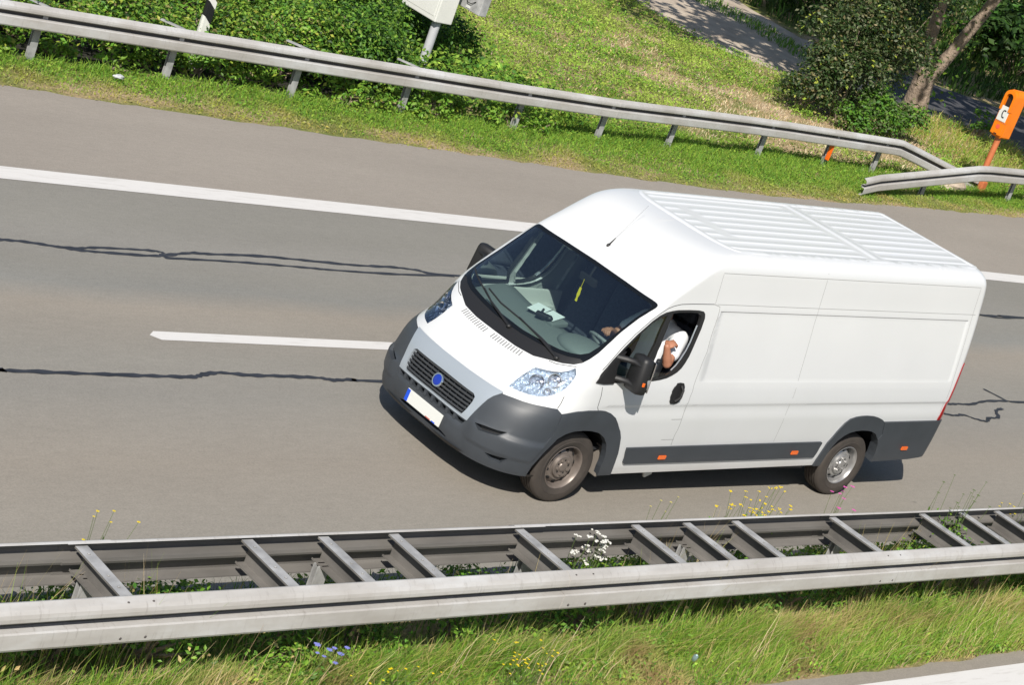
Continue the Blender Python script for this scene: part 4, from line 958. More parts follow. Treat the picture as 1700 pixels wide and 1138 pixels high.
o = MB(); o.box((-.40, .05, 1.80), (.035, .22, .075), Matrix.Rotation(.2, 3, 'Y'), .015); o.tube([(-.40, .05, 1.83), (-.43, .05, 1.93)], .012, 6); o.build('rear_view_mirror', M['black'], van)

# things carried in the cab
o = MB(); o.tube([(-.37, .03, 1.79), (-.37, .025, 1.70)], .0022, 5); o.prism([(-.004, -.010, 0), (-.004, .010, .0), (-.004, .016, -.07), (-.004, .008, -.10), (-.004, .012, -.135), (-.004, -.012, -.135), (-.004, -.008, -.10), (-.004, -.016, -.07)], (-.37, .025, 1.705), (-.362, .025, 1.705))
tag(o.build('air_freshener', M['yellow']), 'yellow air freshener hanging on a string behind the van windscreen', 'air freshener')
o = MB(); o.box((-.20, -.20, 1.372), (.21, .148, .003), Matrix.Rotation(.35, 3, 'Z') @ Matrix.Rotation(.12, 3, 'Y'))
tag(o.build('paper_sheet', M['paper']), 'white paper lying on the dashboard behind the windscreen, nearer the passenger side', 'paper')
o = MB(); o.box((-.24, -.05, 1.373), (.20, .14, .004), Matrix.Rotation(.25, 3, 'Z') @ Matrix.Rotation(.12, 3, 'Y'))
tag(o.build('paper_sheet', M['paper']), 'white paper lying on the dashboard beside the small dark gadget', 'paper')
o = MB(); o.box((-.12, -.06, 1.372), (.06, .13, .04), Matrix.Rotation(.6, 3, 'Z'), .01); o.ell((-.15, .0, 1.37), (.035, .04, .03), 10); o.tube([(-.12, -.09, 1.37), (-.16, -.11, 1.41)], .012, 6)
tag(o.build('dashboard_gadget', M['black'], None, True), 'small dark gadget standing on the dashboard in front of the papers', 'gadget')
# ================================================================== DRIVER
def chain(mb, pts, rad, n=10):
    mb.tube(pts, rad, n)
    for p, r in zip(pts, rad): mb.ell(p, (r, r, r), n)
def remesh(o, vox, sm=3):
    r = o.modifiers.new('Remesh', 'REMESH'); r.mode = 'VOXEL'; r.voxel_size = vox; r.use_smooth_shade = True
    s = o.modifiers.new('Smooth', 'SMOOTH'); s.iterations = sm; s.factor = .5
SH = Vector((-1.13, .69, 1.56)); EL = Vector((-.835, .905, 1.400)); WR = Vector((-.755, .895, 1.565))
SHR = Vector((-1.12, .26, 1.56)); ELR = Vector((-.86, .17, 1.33)); WRR = Vector((-.615, .33, 1.44))
o = MB(); H = Vector((-1.08, .47, 1.83))
o.ell(H, (.098, .076, .118), 20); o.ell(H+Vector((.03, 0, -.055)), (.068, .060, .066), 16)
o.ell(H+Vector((.102, 0, -.012)), (.020, .014, .026), 8)                 # nose
o.ell(H+Vector((.082, 0, -.066)), (.016, .026, .010), 8); o.ell(H+Vector((.066, 0, -.098)), (.026, .028, .020), 8)  # lips, chin
for s in (1, -1):
    o.ell(H+Vector((-.004, .077*s, -.012)), (.020, .010, .032), 8)       # ear
    o.ell(H+Vector((.080, .032*s, .030)), (.014, .024, .010), 8)         # brow
chain(o, [H+Vector((-.015, 0, -.08)), Vector((-1.11, .47, 1.62))], [.056, .066])
chain(o, [Vector((-1.12, .47, 1.50)), Vector((-1.10, .47, 1.25)), Vector((-1.05, .47, 1.06))], [.14, .14, .15])
chain(o, [SH, SH.lerp(EL, .5), EL], [.058, .052, .044]); chain(o, [EL, EL.lerp(WR, .35), WR], [.043, .043, .029])
chain(o, [SHR, SHR.lerp(ELR, .5), ELR], [.058, .052, .044]); chain(o, [ELR, ELR.lerp(WRR, .35), WRR], [.043, .043, .029])
for s in (1, -1):
    chain(o, [Vector((-1.04, .47+.1*s, 1.05)), Vector((-.62, .47+.16*s, 1.08)), Vector((-.42, .47+.14*s, .66)), Vector((-.30, .47+.14*s, .60))], [.09, .07, .05, .045])
def hand(mb, wr, d, up, curl, thumb):
    d = d.normalized(); sd = d.cross(up).normalized(); up = sd.cross(d).normalized()
    mb.ell(wr+d*.05, (.050, .050, .050), 10) if False else None
    rot = Matrix((d, sd, up)).transposed()
    mb.ell(wr+d*.048, (.054, .043, .020), 14, rot)
    for k, (L, off) in enumerate(((.072, -.031), (.082, -.010), (.077, .011), (.060, .031))):
        p = wr+d*.088+sd*off; a = 0; pts = [p-d*.02]
        for j, f in enumerate((.42, .33, .25)):
            a += curl*(.8+.12*k); p = p+(d*math.cos(a)-up*math.sin(a))*L*f; pts.append(p)
        chain(mb, [wr+d*.07+sd*off*.95]+pts[1:], [.0105, .0098, .0090, .0078], 7)
    b = wr+d*.022+sd*(-.036)*thumb
    chain(mb, [b, b+d*.030+sd*(-.022)*thumb-up*.012, b+d*.058+sd*(-.018)*thumb-up*.028], [.0135, .0115, .0095], 7)
hand(o, WR, Vector((-.85, -.05, .42)), Vector((.35, .25, .85)), .62, 1)
hand(o, WRR, Vector((.80, .35, .25)), Vector((.1, -.2, 1)), .75, -1)
person = o.build('person', M['skin']); remesh(person, .0055, 4)
tag(person, 'driver in a white t-shirt with a forearm raised at the open van window', 'person')
o = MB(); chain(o, [Vector((-1.12, .47, 1.52)), Vector((-1.10, .47, 1.25)), Vector((-1.05, .47, 1.05))], [.158, .156, .168], 16)
for s in (1, -1): chain(o, [Vector((-1.12, .47, 1.56)), Vector((-1.12, .47+.15*s, 1.56))], [.09, .088], 14)
chain(o, [SH, SH.lerp(EL, .62)], [.083, .074], 14); chain(o, [SHR, SHR.lerp(ELR, .62)], [.083, .074], 14)
sh = o.build('shirt', M['shirt'], person); remesh(sh, .012, 3)
o = MB()
for s in (1, -1): chain(o, [Vector((-1.04, .47+.1*s, 1.05)), Vector((-.62, .47+.16*s, 1.08)), Vector((-.43, .47+.14*s, .68))], [.105, .085, .068], 12)
tr = o.build('trousers', M['jeans'], person); remesh(tr, .012, 3)
o = MB(); o.ell(H+Vector((-.022, 0, .030)), (.098, .083, .106), 18); o.ell(H+Vector((-.06, 0, -.03)), (.055, .074, .07), 12); hr = o.build('hair', M['hair'], person); remesh(hr, .008, 2)
for s in (1, -1):
    o = MB(); o.ell(H+Vector((.0865, .032*s, .012)), (.012, .014, .009), 10); o.build('eye', M['paper'], person, True)
# ================================================================== VEGETATION
M['leaf'] = mat('leaves', (.08, .13, .03), .5, spec=.35, vcol=True, trans=.32)
M['grass'] = mat('grass_blades', (.1, .15, .03), .6, spec=.25, vcol=True, trans=.30)
M['bark'] = mat('bark', (.235, .18, .135), .9, noise=(7, .35, (1, 1, .25)), bump=(16, .9, .06))
M['stem'] = mat('flower_stems', (.09, .14, .03), .7, trans=.2)
def fl_mat(name, c): return mat(name, c, .6, trans=.25)
M['fy'], M['fb'], M['fw'], M['fp'] = fl_mat('yellow_petals', (.80, .62, .01)), fl_mat('blue_petals', (.25, .27, .72)), fl_mat('white_petals', (.74, .73, .68)), fl_mat('pink_petals', (.70, .10, .42))
def vnoise(x, y, sc, seed=0):
    r = np.random.default_rng(seed); G = r.random((64, 64)); X = (x/sc) % 64; Y = (y/sc) % 64
    i = np.floor(X).astype(int); j = np.floor(Y).astype(int); u = X-i; v = Y-j; u = u*u*(3-2*u); v = v*v*(3-2*v)
    g = lambda a, b: G[a % 64, b % 64]
    return g(i, j)*(1-u)*(1-v)+g(i+1, j)*u*(1-v)+g(i, j+1)*(1-u)*v+g(i+1, j+1)*u*v
def blades(name, x, y, h, wd, lean, cols, seed=1, spread=.5, z=None):
    """grass: one bent blade (two quads) per point"""
    r = np.random.default_rng(seed); n = len(x); ang = r.uniform(0, 2*np.pi, n)
    d = np.stack([np.cos(ang), np.sin(ang), np.zeros(n)], 1); sd = np.stack([-np.sin(ang), np.cos(ang), np.zeros(n)], 1)
    la = r.uniform(0, 2*np.pi, n); lm = r.uniform(.1, spread, n)
    L = np.stack([np.cos(la)*lm+lean[0], np.sin(la)*lm+lean[1], np.zeros(n)], 1)*h[:, None]
    b = np.stack([x, y, np.zeros(n) if z is None else z], 1); up = np.array([0, 0, 1.])
    w = wd[:, None]/2
    m = b+L*.35+up*h[:, None]*.58; t = b+L*1.0+up*h[:, None]*np.sqrt(np.clip(1-.25*(np.linalg.norm(L, axis=1)/h)**2, .3, 1))[:, None]
    V = np.stack([b-sd*w, b+sd*w, m+sd*w*.8, m-sd*w*.8, t+sd*w*.15, t-sd*w*.15], 1).reshape(-1, 3)
    k = np.arange(n)*6; F = np.concatenate([np.stack([k, k+1, k+2, k+3], 1), np.stack([k+3, k+2, k+4, k+5], 1)])
    C = np.repeat(cols, 6, 0)
    return np_mesh(name, V, F, C)
def pal(n, choices, wts, r, jit=.18):
    i = r.choice(len(choices), n, p=np.array(wts)/np.sum(wts)); c = np.array(choices)[i]
    return c*(1+r.uniform(-jit, jit, (n, 1)))*(1+r.uniform(-.08, .08, (n, 3)))
L1, L2, L3, LD, LY, LO = (.115, .245, .026), (.195, .33, .04), (.06, .155, .022), (.026, .06, .013), (.31, .37, .05), (.19, .16, .075)
G1, G2, G3, DRY, TAN, DK = (.175, .33, .036), (.265, .385, .05), (.10, .225, .03), (.50, .40, .17), (.60, .47, .29), (.045, .09, .018)
def grass(name, n, x0, x1, y0, y1, hr, wr, lean, ch, wt, seed, keep=None, spread=.5, colfn=None):
    r = np.random.default_rng(seed); x = r.uniform(x0, x1, n); y = r.uniform(y0, y1, n)
    if keep is not None: k = keep(x, y, r); x, y = x[k], y[k]
    n = len(x); h = r.uniform(*hr, n)*(.6+.8*vnoise(x, y, .35, seed)); wd = r.uniform(*wr, n)
    c = pal(n, ch, wt, r)
    if colfn is not None: c = colfn(x, y, c, r)
    return tag(link(name, blades(name, x, y, h, wd, lean, c, seed, spread), None, M['grass']), kind='stuff')
def patchy(a, sc, seed, lo=.42, hi=.62):
    def fn(x, y, c, r):
        k = np.clip((vnoise(x, y, sc, seed)-lo)/(hi-lo), 0, 1)[:, None]; return c*(1-k)+np.array(a)*(.75+.5*r.random((len(x), 1)))*k
    return fn
# foreground strip of the median, tall and wind-blown
def kf(x, y, r): return (y < 3.80-.07*r.random(len(x))) & (r.random(len(x)) < .35+.85*vnoise(x, y, .5, 3))
def cf(x, y, c, r):
    c = patchy(DRY, .55, 21, .55, .85)(x, y, c, r)
    k = np.clip((vnoise(x, y, .42, 8)-.62)/.12, 0, 1)[:, None]*.75; return c*(1-k)+np.array((.33, .22, .11))*k
grass('median_grass', 52000, -8, 8.5, 3.02, 3.84, (.03, .15), (.003, .007), (-.25, .05), [G1, G2, G3, DRY], [4, 4, 2, 1.6], 31, kf, 1.1, cf)
grass('median_grass', 15000, -5.5, .5, 3.15, 3.78, (.10, .26), (.003, .006), (-.5, .02), [G2, DRY, G1, TAN], [5, 1.8, 3.5, .5], 32, lambda x, y, r: r.random(len(x)) < 1.5*vnoise(x, y, .6, 5)-.2, .7)
grass('median_grass', 20000, -8, 8.5, 3.06, 3.34, (.14, .30), (.003, .006), (-.25, .25), [G1, G2, G3, DRY], [4, 4, 2, 2], 39, lambda x, y, r: r.random(len(x)) < .3+vnoise(x, y, .5, 17), .8, cf)
grass('median_grass', 26000, -11, 9.5, 2.05, 3.05, (.05, .20), (.005, .010), (-.1, 0), [G3, DK, G1, DRY], [3, 2, 2.5, 1.2], 33, lambda x, y, r: r.random(len(x)) < 1.35*vnoise(x, y, .7, 9), .8)
grass('median_grass', 1500, -8, 7, 2.40, 3.1, (.34, .72), (.003, .005), (-.1, 0), [DRY, TAN, G2], [4, 2, 2], 34, lambda x, y, r: vnoise(x, y, .8, 14) > .52, .35)
grass('median_grass', 700, -8, 8, 3.22, 3.6, (.28, .50), (.003, .006), (-.4, 0), [DRY, TAN, G2], [4, 3, 1], 35, lambda x, y, r: vnoise(x, y, .9, 15) > .5, .35)
# far verge
def kv(x, y, r):
    e = np.array([edge_y(a) for a in x]); d = e-y; return (d > -.05+.1*r.random(len(x))) & ((y > np.interp(-x, [-9, 0, 8, 9.5, 11], [-9.95, -10.02, -10.2, -10.6, -11.4])) | (x < -11)) & (r.random(len(x)) < np.clip(.25+d*1.1, .2, 1)*(.55+.8*vnoise(x, y, .8, 41)))
def cv(x, y, c, r):
    e = np.array([edge_y(a) for a in x]); d = e-y
    k = np.clip(1.05-d/.7+1.5*(vnoise(x, y, .55, 43)-.5), 0, 1)[:, None]*.8
    dry = np.array(pal(len(x), [(.40, .33, .09), (.48, .36, .21), (.33, .31, .07)], [3, 2, 2], r)); return c*(1-k)+dry*k
def kh(x, y):
    e = np.array([edge_y(a) for a in x]); return np.clip(.35+(e-y)*.75, .35, 1.5)
def verge(name, n, hr, wr, ch, wt, seed, leafy=False):
    r = np.random.default_rng(seed); x = r.uniform(-30, 4, n)**1; y = r.uniform(-11.2, -8.45, n); k = kv(x, y, r); x, y = x[k], y[k]; n = len(x)
    c = cv(x, y, pal(n, ch, wt, r), r); hk = kh(x, y)
    if leafy:
        P = np.stack([x, y, r.uniform(.01, .07, n)*hk], 1); N = r.normal(size=(n, 3))*.4+[0.15, 0.12, .9]
        me = leaf_mesh(name, P, N, r.uniform(*wr, n), c, r)
    else: me = blades(name, x, y, r.uniform(*hr, n)*hk*(.6+.8*vnoise(x, y, .35, seed)), r.uniform(*wr, n), (-.05, .1), c, seed, 1.1)
    return tag(link(name, me, None, M['grass']), kind='stuff')
def leaf_mesh(name, P, N, size, cols, r, mi=None):
    n = len(P); N = N/np.linalg.norm(N, axis=1)[:, None]
    a = np.cross(N, r.normal(size=(n, 3))); a /= np.linalg.norm(a, axis=1)[:, None]; b = np.cross(N, a)
    s = size[:, None]; V = np.stack([P-a*s*.55, P+b*s*.30+N*s*.08, P+a*s*.55, P-b*s*.30+N*s*.08], 1).reshape(-1, 3)
    k = np.arange(n)*4; return np_mesh(name, V, np.stack([k, k+1, k+2, k+3], 1), np.repeat(cols, 4, 0))
def mat_plants(name, n, x0, x1, y0, y1, zr, sr, ch, wt, seed, keep=None, colfn=None, zn=.5):
    """low leafy ground cover of small leaves"""
    r = np.random.default_rng(seed); x = r.uniform(x0, x1, n); y = r.uniform(y0, y1, n)
    if keep is not None: k = keep(x, y, r); x, y = x[k], y[k]
    n = len(x); z = r.uniform(*zr, n)*(.3+1.4*vnoise(x, y, zn, seed+1)); c = pal(n, ch, wt, r)
    if colfn is not None: c = colfn(x, y, c, r)
    c *= (.7+.6*vnoise(x, y, zn*.6, seed+2))[:, None]
    me = leaf_mesh(name, np.stack([x, y, z], 1), r.normal(size=(n, 3))*.42+[.15, .12, .85], r.uniform(*sr, n), c, r)
    return tag(link(name, me, None, M['grass']), kind='stuff')
mat_plants('median_herbs', 26000, -8, 8.5, 3.02, 3.80, (.02, .12), (.018, .042), [G1, G2, G3, (.20, .24, .07)], [4, 3, 3, 2], 36, lambda x, y, r: r.random(len(x)) < 1.7*vnoise(x, y, .45, 37)-.25, None, .3)
mat_plants('median_herbs', 14000, -10, 9.5, 2.06, 2.55, (.04, .24), (.025, .055), [G1, G2, L1, L2], [3, 3, 2, 2], 40, lambda x, y, r: r.random(len(x)) < 2.2*vnoise(x, y, .6, 41)-.55, None, .4)
mat_plants('median_herbs', 16000, -10, 9.5, 2.2, 3.1, (.03, .18), (.02, .05), [G1, G2, G3, L1], [3, 2, 3, 2], 38, lambda x, y, r: r.random(len(x)) < 2.0*vnoise(x, y, .5, 39)-.45, None, .4)
verge('verge_grass', 120000, (.03, .11), (.006, .012), [G1, G2, G3], [4, 3, 2], 51)
verge('verge_herbs', 60000, None, (.022, .05), [G1, G2, G3, (.13, .20, .03)], [4, 3, 2, 2], 52, True)
def inp(P):
    return lambda x, y, r: inpoly(x, y, P)
FIELD = [(-9.2, -10.8), (-25, -10.9), (-29, -13), (-28.5, -16.2), (-24, -17.6), (-22.7, -18.8), (-22.6, -20.5), (-24, -26), (-16, -26), (-11.5, -17), (-9.5, -12.5)]
def bare(x, y):   # bare straw and soil towards the right of the slope
    d = (-x-9)/16*.9+(-(y+10.5))/9*.15
    spots = sum(np.exp(-((x-a)**2+(y-b)**2)/q**2) for a, b, q in ((-19.4, -14.0, 1.3), (-17.6, -12.3, 1.4), (-18.3, -16.6, .9), (-14.6, -11.7, .9), (-16.8, -15.2, .8), (-20.6, -12.2, 1.0)))
    return np.clip(.05+1.15*np.clip(spots, 0, 1)*np.clip(vnoise(x, y, .45, 71)*1.6-.25, 0, 1)+1.6*np.clip(d*1.15, 0, 1)*np.clip(vnoise(x, y, .8, 63)*.75+vnoise(x, y, .30, 64)*.75-.48, 0, 1)-.25*((y < -15.5) & (x > -22.5)), 0, .97)
def kfld(x, y, r): return inpoly(x, y, FIELD) & (r.random(len(x)) > bare(x, y)*1.25)
def cfl(x, y, c, r): return patchy((.31, .41, .07), .9, 62, .5, .8)(x, y, c, r)
mat_plants('field_herbs', 150000, -30, -9, -26, -10.6, (.02, .18), (.035, .07), [G1, G2, G3, DRY], [4, 3.5, 2, .5], 61, kfld, cfl, .55)
grass('field_grass', 30000, -30, -9, -26, -10.6, (.06, .20), (.008, .016), (-.05, .05), [G1, G2, DRY, G3], [4, 4, 1.6, 1], 60, kfld, 1.0, cfl)
grass('field_straw', 22000, -28, -12, -19, -10.6, (.03, .09), (.010, .022), (-.3, .1), [TAN, (.66, .55, .38), (.50, .34, .20)], [3, 3, 1.2], 59, lambda x, y, r: inpoly(x, y, FIELD) & (r.random(len(x)) < bare(x, y)*1.3), 1.6)
grass('field_grass', 9000, -32, -23, -17.5, -10.9, (.12, .30), (.010, .020), (-.1, .1), [G2, DRY, (.33, .30, .07)], [3, 2, 3], 65, lambda x, y, r: inpoly(x, y, [(-23.5, -11), (-33, -11.4), (-29.3, -14), (-28.6, -16), (-25, -16)]), .8)
grass('path_grass', 5000, -30, -24.5, -27, -19.5, (.06, .18), (.015, .03), (0, 0), [G3, G1], [2, 1], 66, lambda x, y, r: abs(x+27.3-.15*(y+20)-.8*(vnoise(x, y, 1.5, 5)-.5)) < .55, .9)
grass('wood_floor_plants', 22000, -62, -29.5, -42, -17, (.15, .45), (.03, .07), (0, 0), [DK, G3, (.05, .09, .02)], [3, 2, 2], 67, lambda x, y, r: ~inpoly(x, y, PATH) & (y < -19.5+.0*x) & (x < -30.5), .9)
mat_plants('bank_herbs', 60000, -11, 5, -17.5, -10.5, (.05, .40), (.05, .11), [L1, L2, G2, L3], [4, 3, 2, 2], 68, lambda x, y, r: r.random(len(x)) < .4+.6*vnoise(x, y, 1.0, 6), None, .7)

def bush(x, y, r0, h, n, ls, ch, wt, seed, label, group, name='bush', squash=1.0, z0=0.0, parent=None, low=.30):
    r = np.random.default_rng(seed); k = max(4, int(7*r0)); C = []
    for i in range(k+5):   # sub-clumps
        a = r.uniform(0, 2*np.pi); q = r0*math.sqrt(r.random())*.75; zz = h*(low+(.80-low)*r.random())*(1-.35*(q/r0)**2); C.append((q*math.cos(a), q*math.sin(a)*squash, zz, r.uniform(.32, .55)*min(r0, h)))
    C = np.array(C); i = r.integers(0, len(C), n); d = r.normal(size=(n, 3)); d /= np.linalg.norm(d, axis=1)[:, None]; d[:, 2] = np.where(d[:, 2] < -.3, -d[:, 2], d[:, 2])
    rad = C[i, 3]*(.40+.67*r.random(n)**.5)*(1+.14*r.normal(size=n))
    P = C[i, :3]+d*rad[:, None]; P[:, 2] = np.maximum(P[:, 2], .03)
    sp = r.random(n) < .09; P[sp] += d[sp]*r.uniform(.04, .16, (sp.sum(), 1))*r0
    ns = int(26*r0)          # arching sprays that break the outline
    for q in range(ns):
        j = r.integers(0, len(C)); dd = r.normal(size=3); dd /= np.linalg.norm(dd); dd[2] = abs(dd[2])*.8+.15; m = r.integers(0, n, max(6, n//(ns*12)))
        t = r.random(len(m))[:, None]; P[m] = C[j, :3]+dd*(C[j, 3]*(.7+.75*t))+np.array((0, 0, -.18))*t**2*r0+r.normal(size=(len(m), 3))*.025; d[m] = dd
    N = d*.7+r.normal(size=(n, 3))*.45+np.array((0, 0, .55)); c = pal(n, ch, wt, r, .24)
    c *= (.75+.5*vnoise(P[:, 0]+9*seed, P[:, 1]+P[:, 2]+5, .22*r0+.08, seed))[:, None]
    root = empty(name, (x, y, z0)); tag(root, label, 'bush', group)
    o = link('foliage', leaf_mesh('foliage', P, N, ls*r.uniform(.65, 1.35, n), c, r), root, M['leaf'])
    st = MB()
    for j in range(min(len(C), 8)): st.tube([(0+.05*r.normal(), .05*r.normal(), -.05), tuple(C[j, :3]*[.5, .5, .55]), tuple(C[j, :3])], [.020, .014, .006], 5)
    st.build('twigs', M['bark'], root); return root
# bramble bank behind the left part of the rail
BR = [(2.6, -10.8, .9, .95, 0), (1.0, -10.85, .95, .95, 0), (-.6, -10.85, .95, .98, 0), (-2.0, -10.9, .95, 1.0, 1), (-3.5, -10.95, .95, 1.05, 1), (-4.9, -11.0, .95, 1.2, 1), (-6.2, -11.0, .9, 1.15, 2), (-7.0, -11.2, .70, 1.0, 2), (-9.9, -11.6, .5, .42, 2),
      (-4.6, -13.4, 1.1, 1.0, 1), (-6.2, -13.5, 1.1, 1.35, 2), (-7.7, -13.3, 1.0, 1.45, 2), (-7.4, -15.2, 1.2, 1.5, 2), (-9.4, -13.4, .9, 1.0, 2), (-10.2, -14.6, 1.0, .9, 2), (-2.4, -13.5, 1.1, .8, 0), (-9.3, -16.4, 1.2, 1.2, 2), (-.5, -13.3, 1.0, .7, 0)]
BL = [('pale green bramble on the bank behind the left end of the guard rail', 'pale brambles on the bank', [L2, L1, LY, L3, (.30, .27, .10)], [4, 4, 2, 2, 1]),
      ('leafy bramble arching over the dark ground behind the guard rail, left of the cabinet', 'leafy brambles behind the rail', [L1, L2, L3, LD, LY, (.28, .25, .10)], [4, 4, 2, 1, 1.5, .8]),
      ('lush dark green bramble thicket around the white roadside cabinet', 'dark brambles round the cabinet', [L1, L3, LD, L2], [4, 4, 2, 2])]
for i, (x, y, r0, h, t) in enumerate(BR):
    lb, gp, ch, wt = BL[t]; bush(x, y, r0, h, int((5200, 4300, 3900)[t]*r0*max(h, .8)), (.050, .062, .070)[t], ch, wt, 100+i, lb, gp, 'bramble_bush', low=.15)
# low plants poking out under the rail
for i, x in enumerate(np.arange(1.6, -9.5, -.55)):
    xx = x+random.uniform(-.2, .2); big = xx < -5.2
    bush(xx, fx(xx)-(.38 if not big else .22)+random.uniform(-.12, .16), random.uniform(.20, .32)*(1.25 if big else 1), random.uniform(.18, .34)*(1.35 if big else 1), 300 if big else 170, .070, [L2, L1, LY], [4, 4, .8], 160+i, 'small bright green weed growing under the steel guard rail', 'weeds under the guard rail', 'weed', low=.1)
bush(-3.12, -10.38, .26, .42, 420, .06, [L1, L2, L3], [4, 3, 2], 190, 'small bright green weed growing under the steel guard rail', 'weeds under the guard rail', 'weed', low=.1)
# the large shrub beside the tree
BS = [(-21.9, -14.4, 1.25, 3.0, 9500, 'tall dark shrub with drab leaves left of the forked tree trunk'), (-23.3, -15.0, 1.45, 4.4, 12000, 'tallest dark shrub growing against the forked tree trunk'), (-20.9, -14.6, .80, 1.7, 3600, 'small rounded shrub at the left edge of the tall dark shrubs'),
      (-24.6, -16.4, 1.25, 3.6, 7000, 'dark shrub half hidden behind the forked tree trunk'), (-21.7, -13.5, .8, 1.05, 3000, 'low light green shrub just behind the guard rail below the tall dark shrubs'), (-23.0, -13.7, .65, .85, 2000, 'low light green shrub behind the guard rail where it dips down')]
for i, (x, y, r0, h, n, lb) in enumerate(BS):
    low = h < 1.2
    bush(x, y, r0, h, n, .080, [(.055, .090, .028), LD, (.10, .13, .045), (.17, .19, .11), LO, LY] if not low else [L1, L3, (.10, .15, .05)], [4, 3.5, 2.5, 1.6, .9, .35] if not low else [4, 2, 3], 200+i, lb, None, 'shrub', low=.10)
bush(-27.6, -14.7, .30, .95, 220, .09, [L1, L3], [2, 1], 230, 'thin sapling standing in the grass before the dark path on the right', None, 'sapling')
# the shaded wood beyond the path
WD = [(-33, -24.5, 2.2, 2.0), (-36.5, -26.0, 2.6, 2.6), (-40, -27, 2.8, 3.0), (-41.5, -23.5, 2.0, 1.8), (-44.5, -25.5, 2.6, 2.6), (-47.5, -22.5, 2.2, 2.0), (-46, -30, 3, 3.4), (-38, -31, 3, 3.2), (-50, -27, 2.8, 2.6), (-33.5, -29, 2.6, 2.6), (-53, -23, 2.4, 2.4), (-44, -35, 3.2, 4)]
for i, (x, y, r0, h) in enumerate(WD):
    bush(x, y, r0, h, 1500, .26, [DK, LD, L3], [3, 3, 1], 240+i, 'dark undergrowth bush in the shade of the wood beyond the path', 'undergrowth of the shaded wood', 'undergrowth_bush')
for i, (x, y, r0, h) in enumerate([(-55.5, -31, 2.2, 2.4), (-58, -34, 2.4, 2.6), (-60, -30, 2.2, 2.2)]):
    bush(x, y, r0, h, 1500, .22, [(.30, .27, .16), (.36, .33, .24), L2], [3, 2, 1.2], 260+i, 'pale dry leafy bush in the sun at the top right', 'pale bushes beyond the wood', 'dry_bush')
# forked tree with its crown above the picture
tree = empty('tree', (-27.9, -16.7, 0)); tag(tree, 'old tree with a forked leaning trunk beside the dark shrubs', 'tree')
o = MB(); B0 = Vector((-27.85, -16.75, -.2))
o.tube([B0, (-27.84, -16.78, .15), (-27.83, -16.80, .55), (-27.82, -16.82, .85)], [.40, .31, .27, .27], 14)
o.tube([(-27.80, -16.84, .70), (-27.72, -17.02, 1.41), (-27.70, -17.10, 2.35), (-27.6, -17.3, 4.2), (-27.0, -17.8, 7), (-26, -18.4, 10)], [.20, .16, .145, .12, .10, .05], 12)
o.tube([(-27.86, -16.78, .70), (-28.02, -16.55, 1.5), (-28.24, -16.25, 2.75), (-28.5, -15.9, 4.4), (-29.2, -15.2, 7), (-30, -14.5, 10)], [.19, .15, .135, .11, .09, .05], 12)
r = np.random.default_rng(5)
for j in range(16):
    a = r.uniform(0, 6.28); q = r.uniform(4, 8); z0 = r.uniform(4.5, 8); s = Vector((-27.6, -17.2, z0)) if j % 2 else Vector((-28.9, -15.5, z0)); e = Vector((-26+q*math.cos(a), -16+q*.8*math.sin(a), z0+r.uniform(1.5, 4)))
    o.tube([s, s.lerp(e, .5)+Vector((0, 0, .5)), e], [.07, .045, .015], 6)
o.build('trunk', M['bark'], None, True, 70); tr_o = bpy.data.objects['trunk']; under(tr_o, tree)
n = 15000; d = r.normal(size=(n, 3)); d /= np.linalg.norm(d, axis=1)[:, None]; cc = np.array([(-26+6.5*r.normal()*.6, -16+5*r.normal()*.6, 9+1.6*r.normal()) for _ in range(52)]+[(-20.8+1.6*r.normal(), -15.4+1.3*r.normal(), 8+.7*r.normal()) for _ in range(9)]+[(-23.6+1.0*r.normal(), -8.8+.9*r.normal(), 8.2+.5*r.normal()) for _ in range(8)])  # later clump groups are added out of view to shade the path
i = r.integers(0, len(cc), n); P = cc[i]+d*(r.uniform(.5, 1, n)[:, None]**.5)*r.uniform(1.1, 2.3, len(cc))[i][:, None]; P[:, 2] = np.maximum(P[:, 2], 6.0)
under(link('crown_and_shade_clumps', leaf_mesh('crown_and_shade_clumps', P, d+r.normal(size=(n, 3))*.6+[0, 0, .5], .40*r.uniform(.7, 1.3, n), pal(n, [L1, L3, LD], [3, 3, 1], r), r), None, M['leaf']), tree)
n = 260; t = r.random(n); P = np.where((r.random(n) < .5)[:, None], np.array([-27.72, -17.05, .5]), np.array([-28.05, -16.5, .5]))+np.stack([r.normal(size=n)*.28, r.normal(size=n)*.28, r.uniform(-.2, 3.2, n)], 1)
under(link('ivy', leaf_mesh('ivy', P, r.normal(size=(n, 3))+[.6, .5, .5], .13*r.uniform(.7, 1.3, n), pal(n, [L1, L2, LY], [3, 2, 1], r), r), None, M['leaf']), tree)

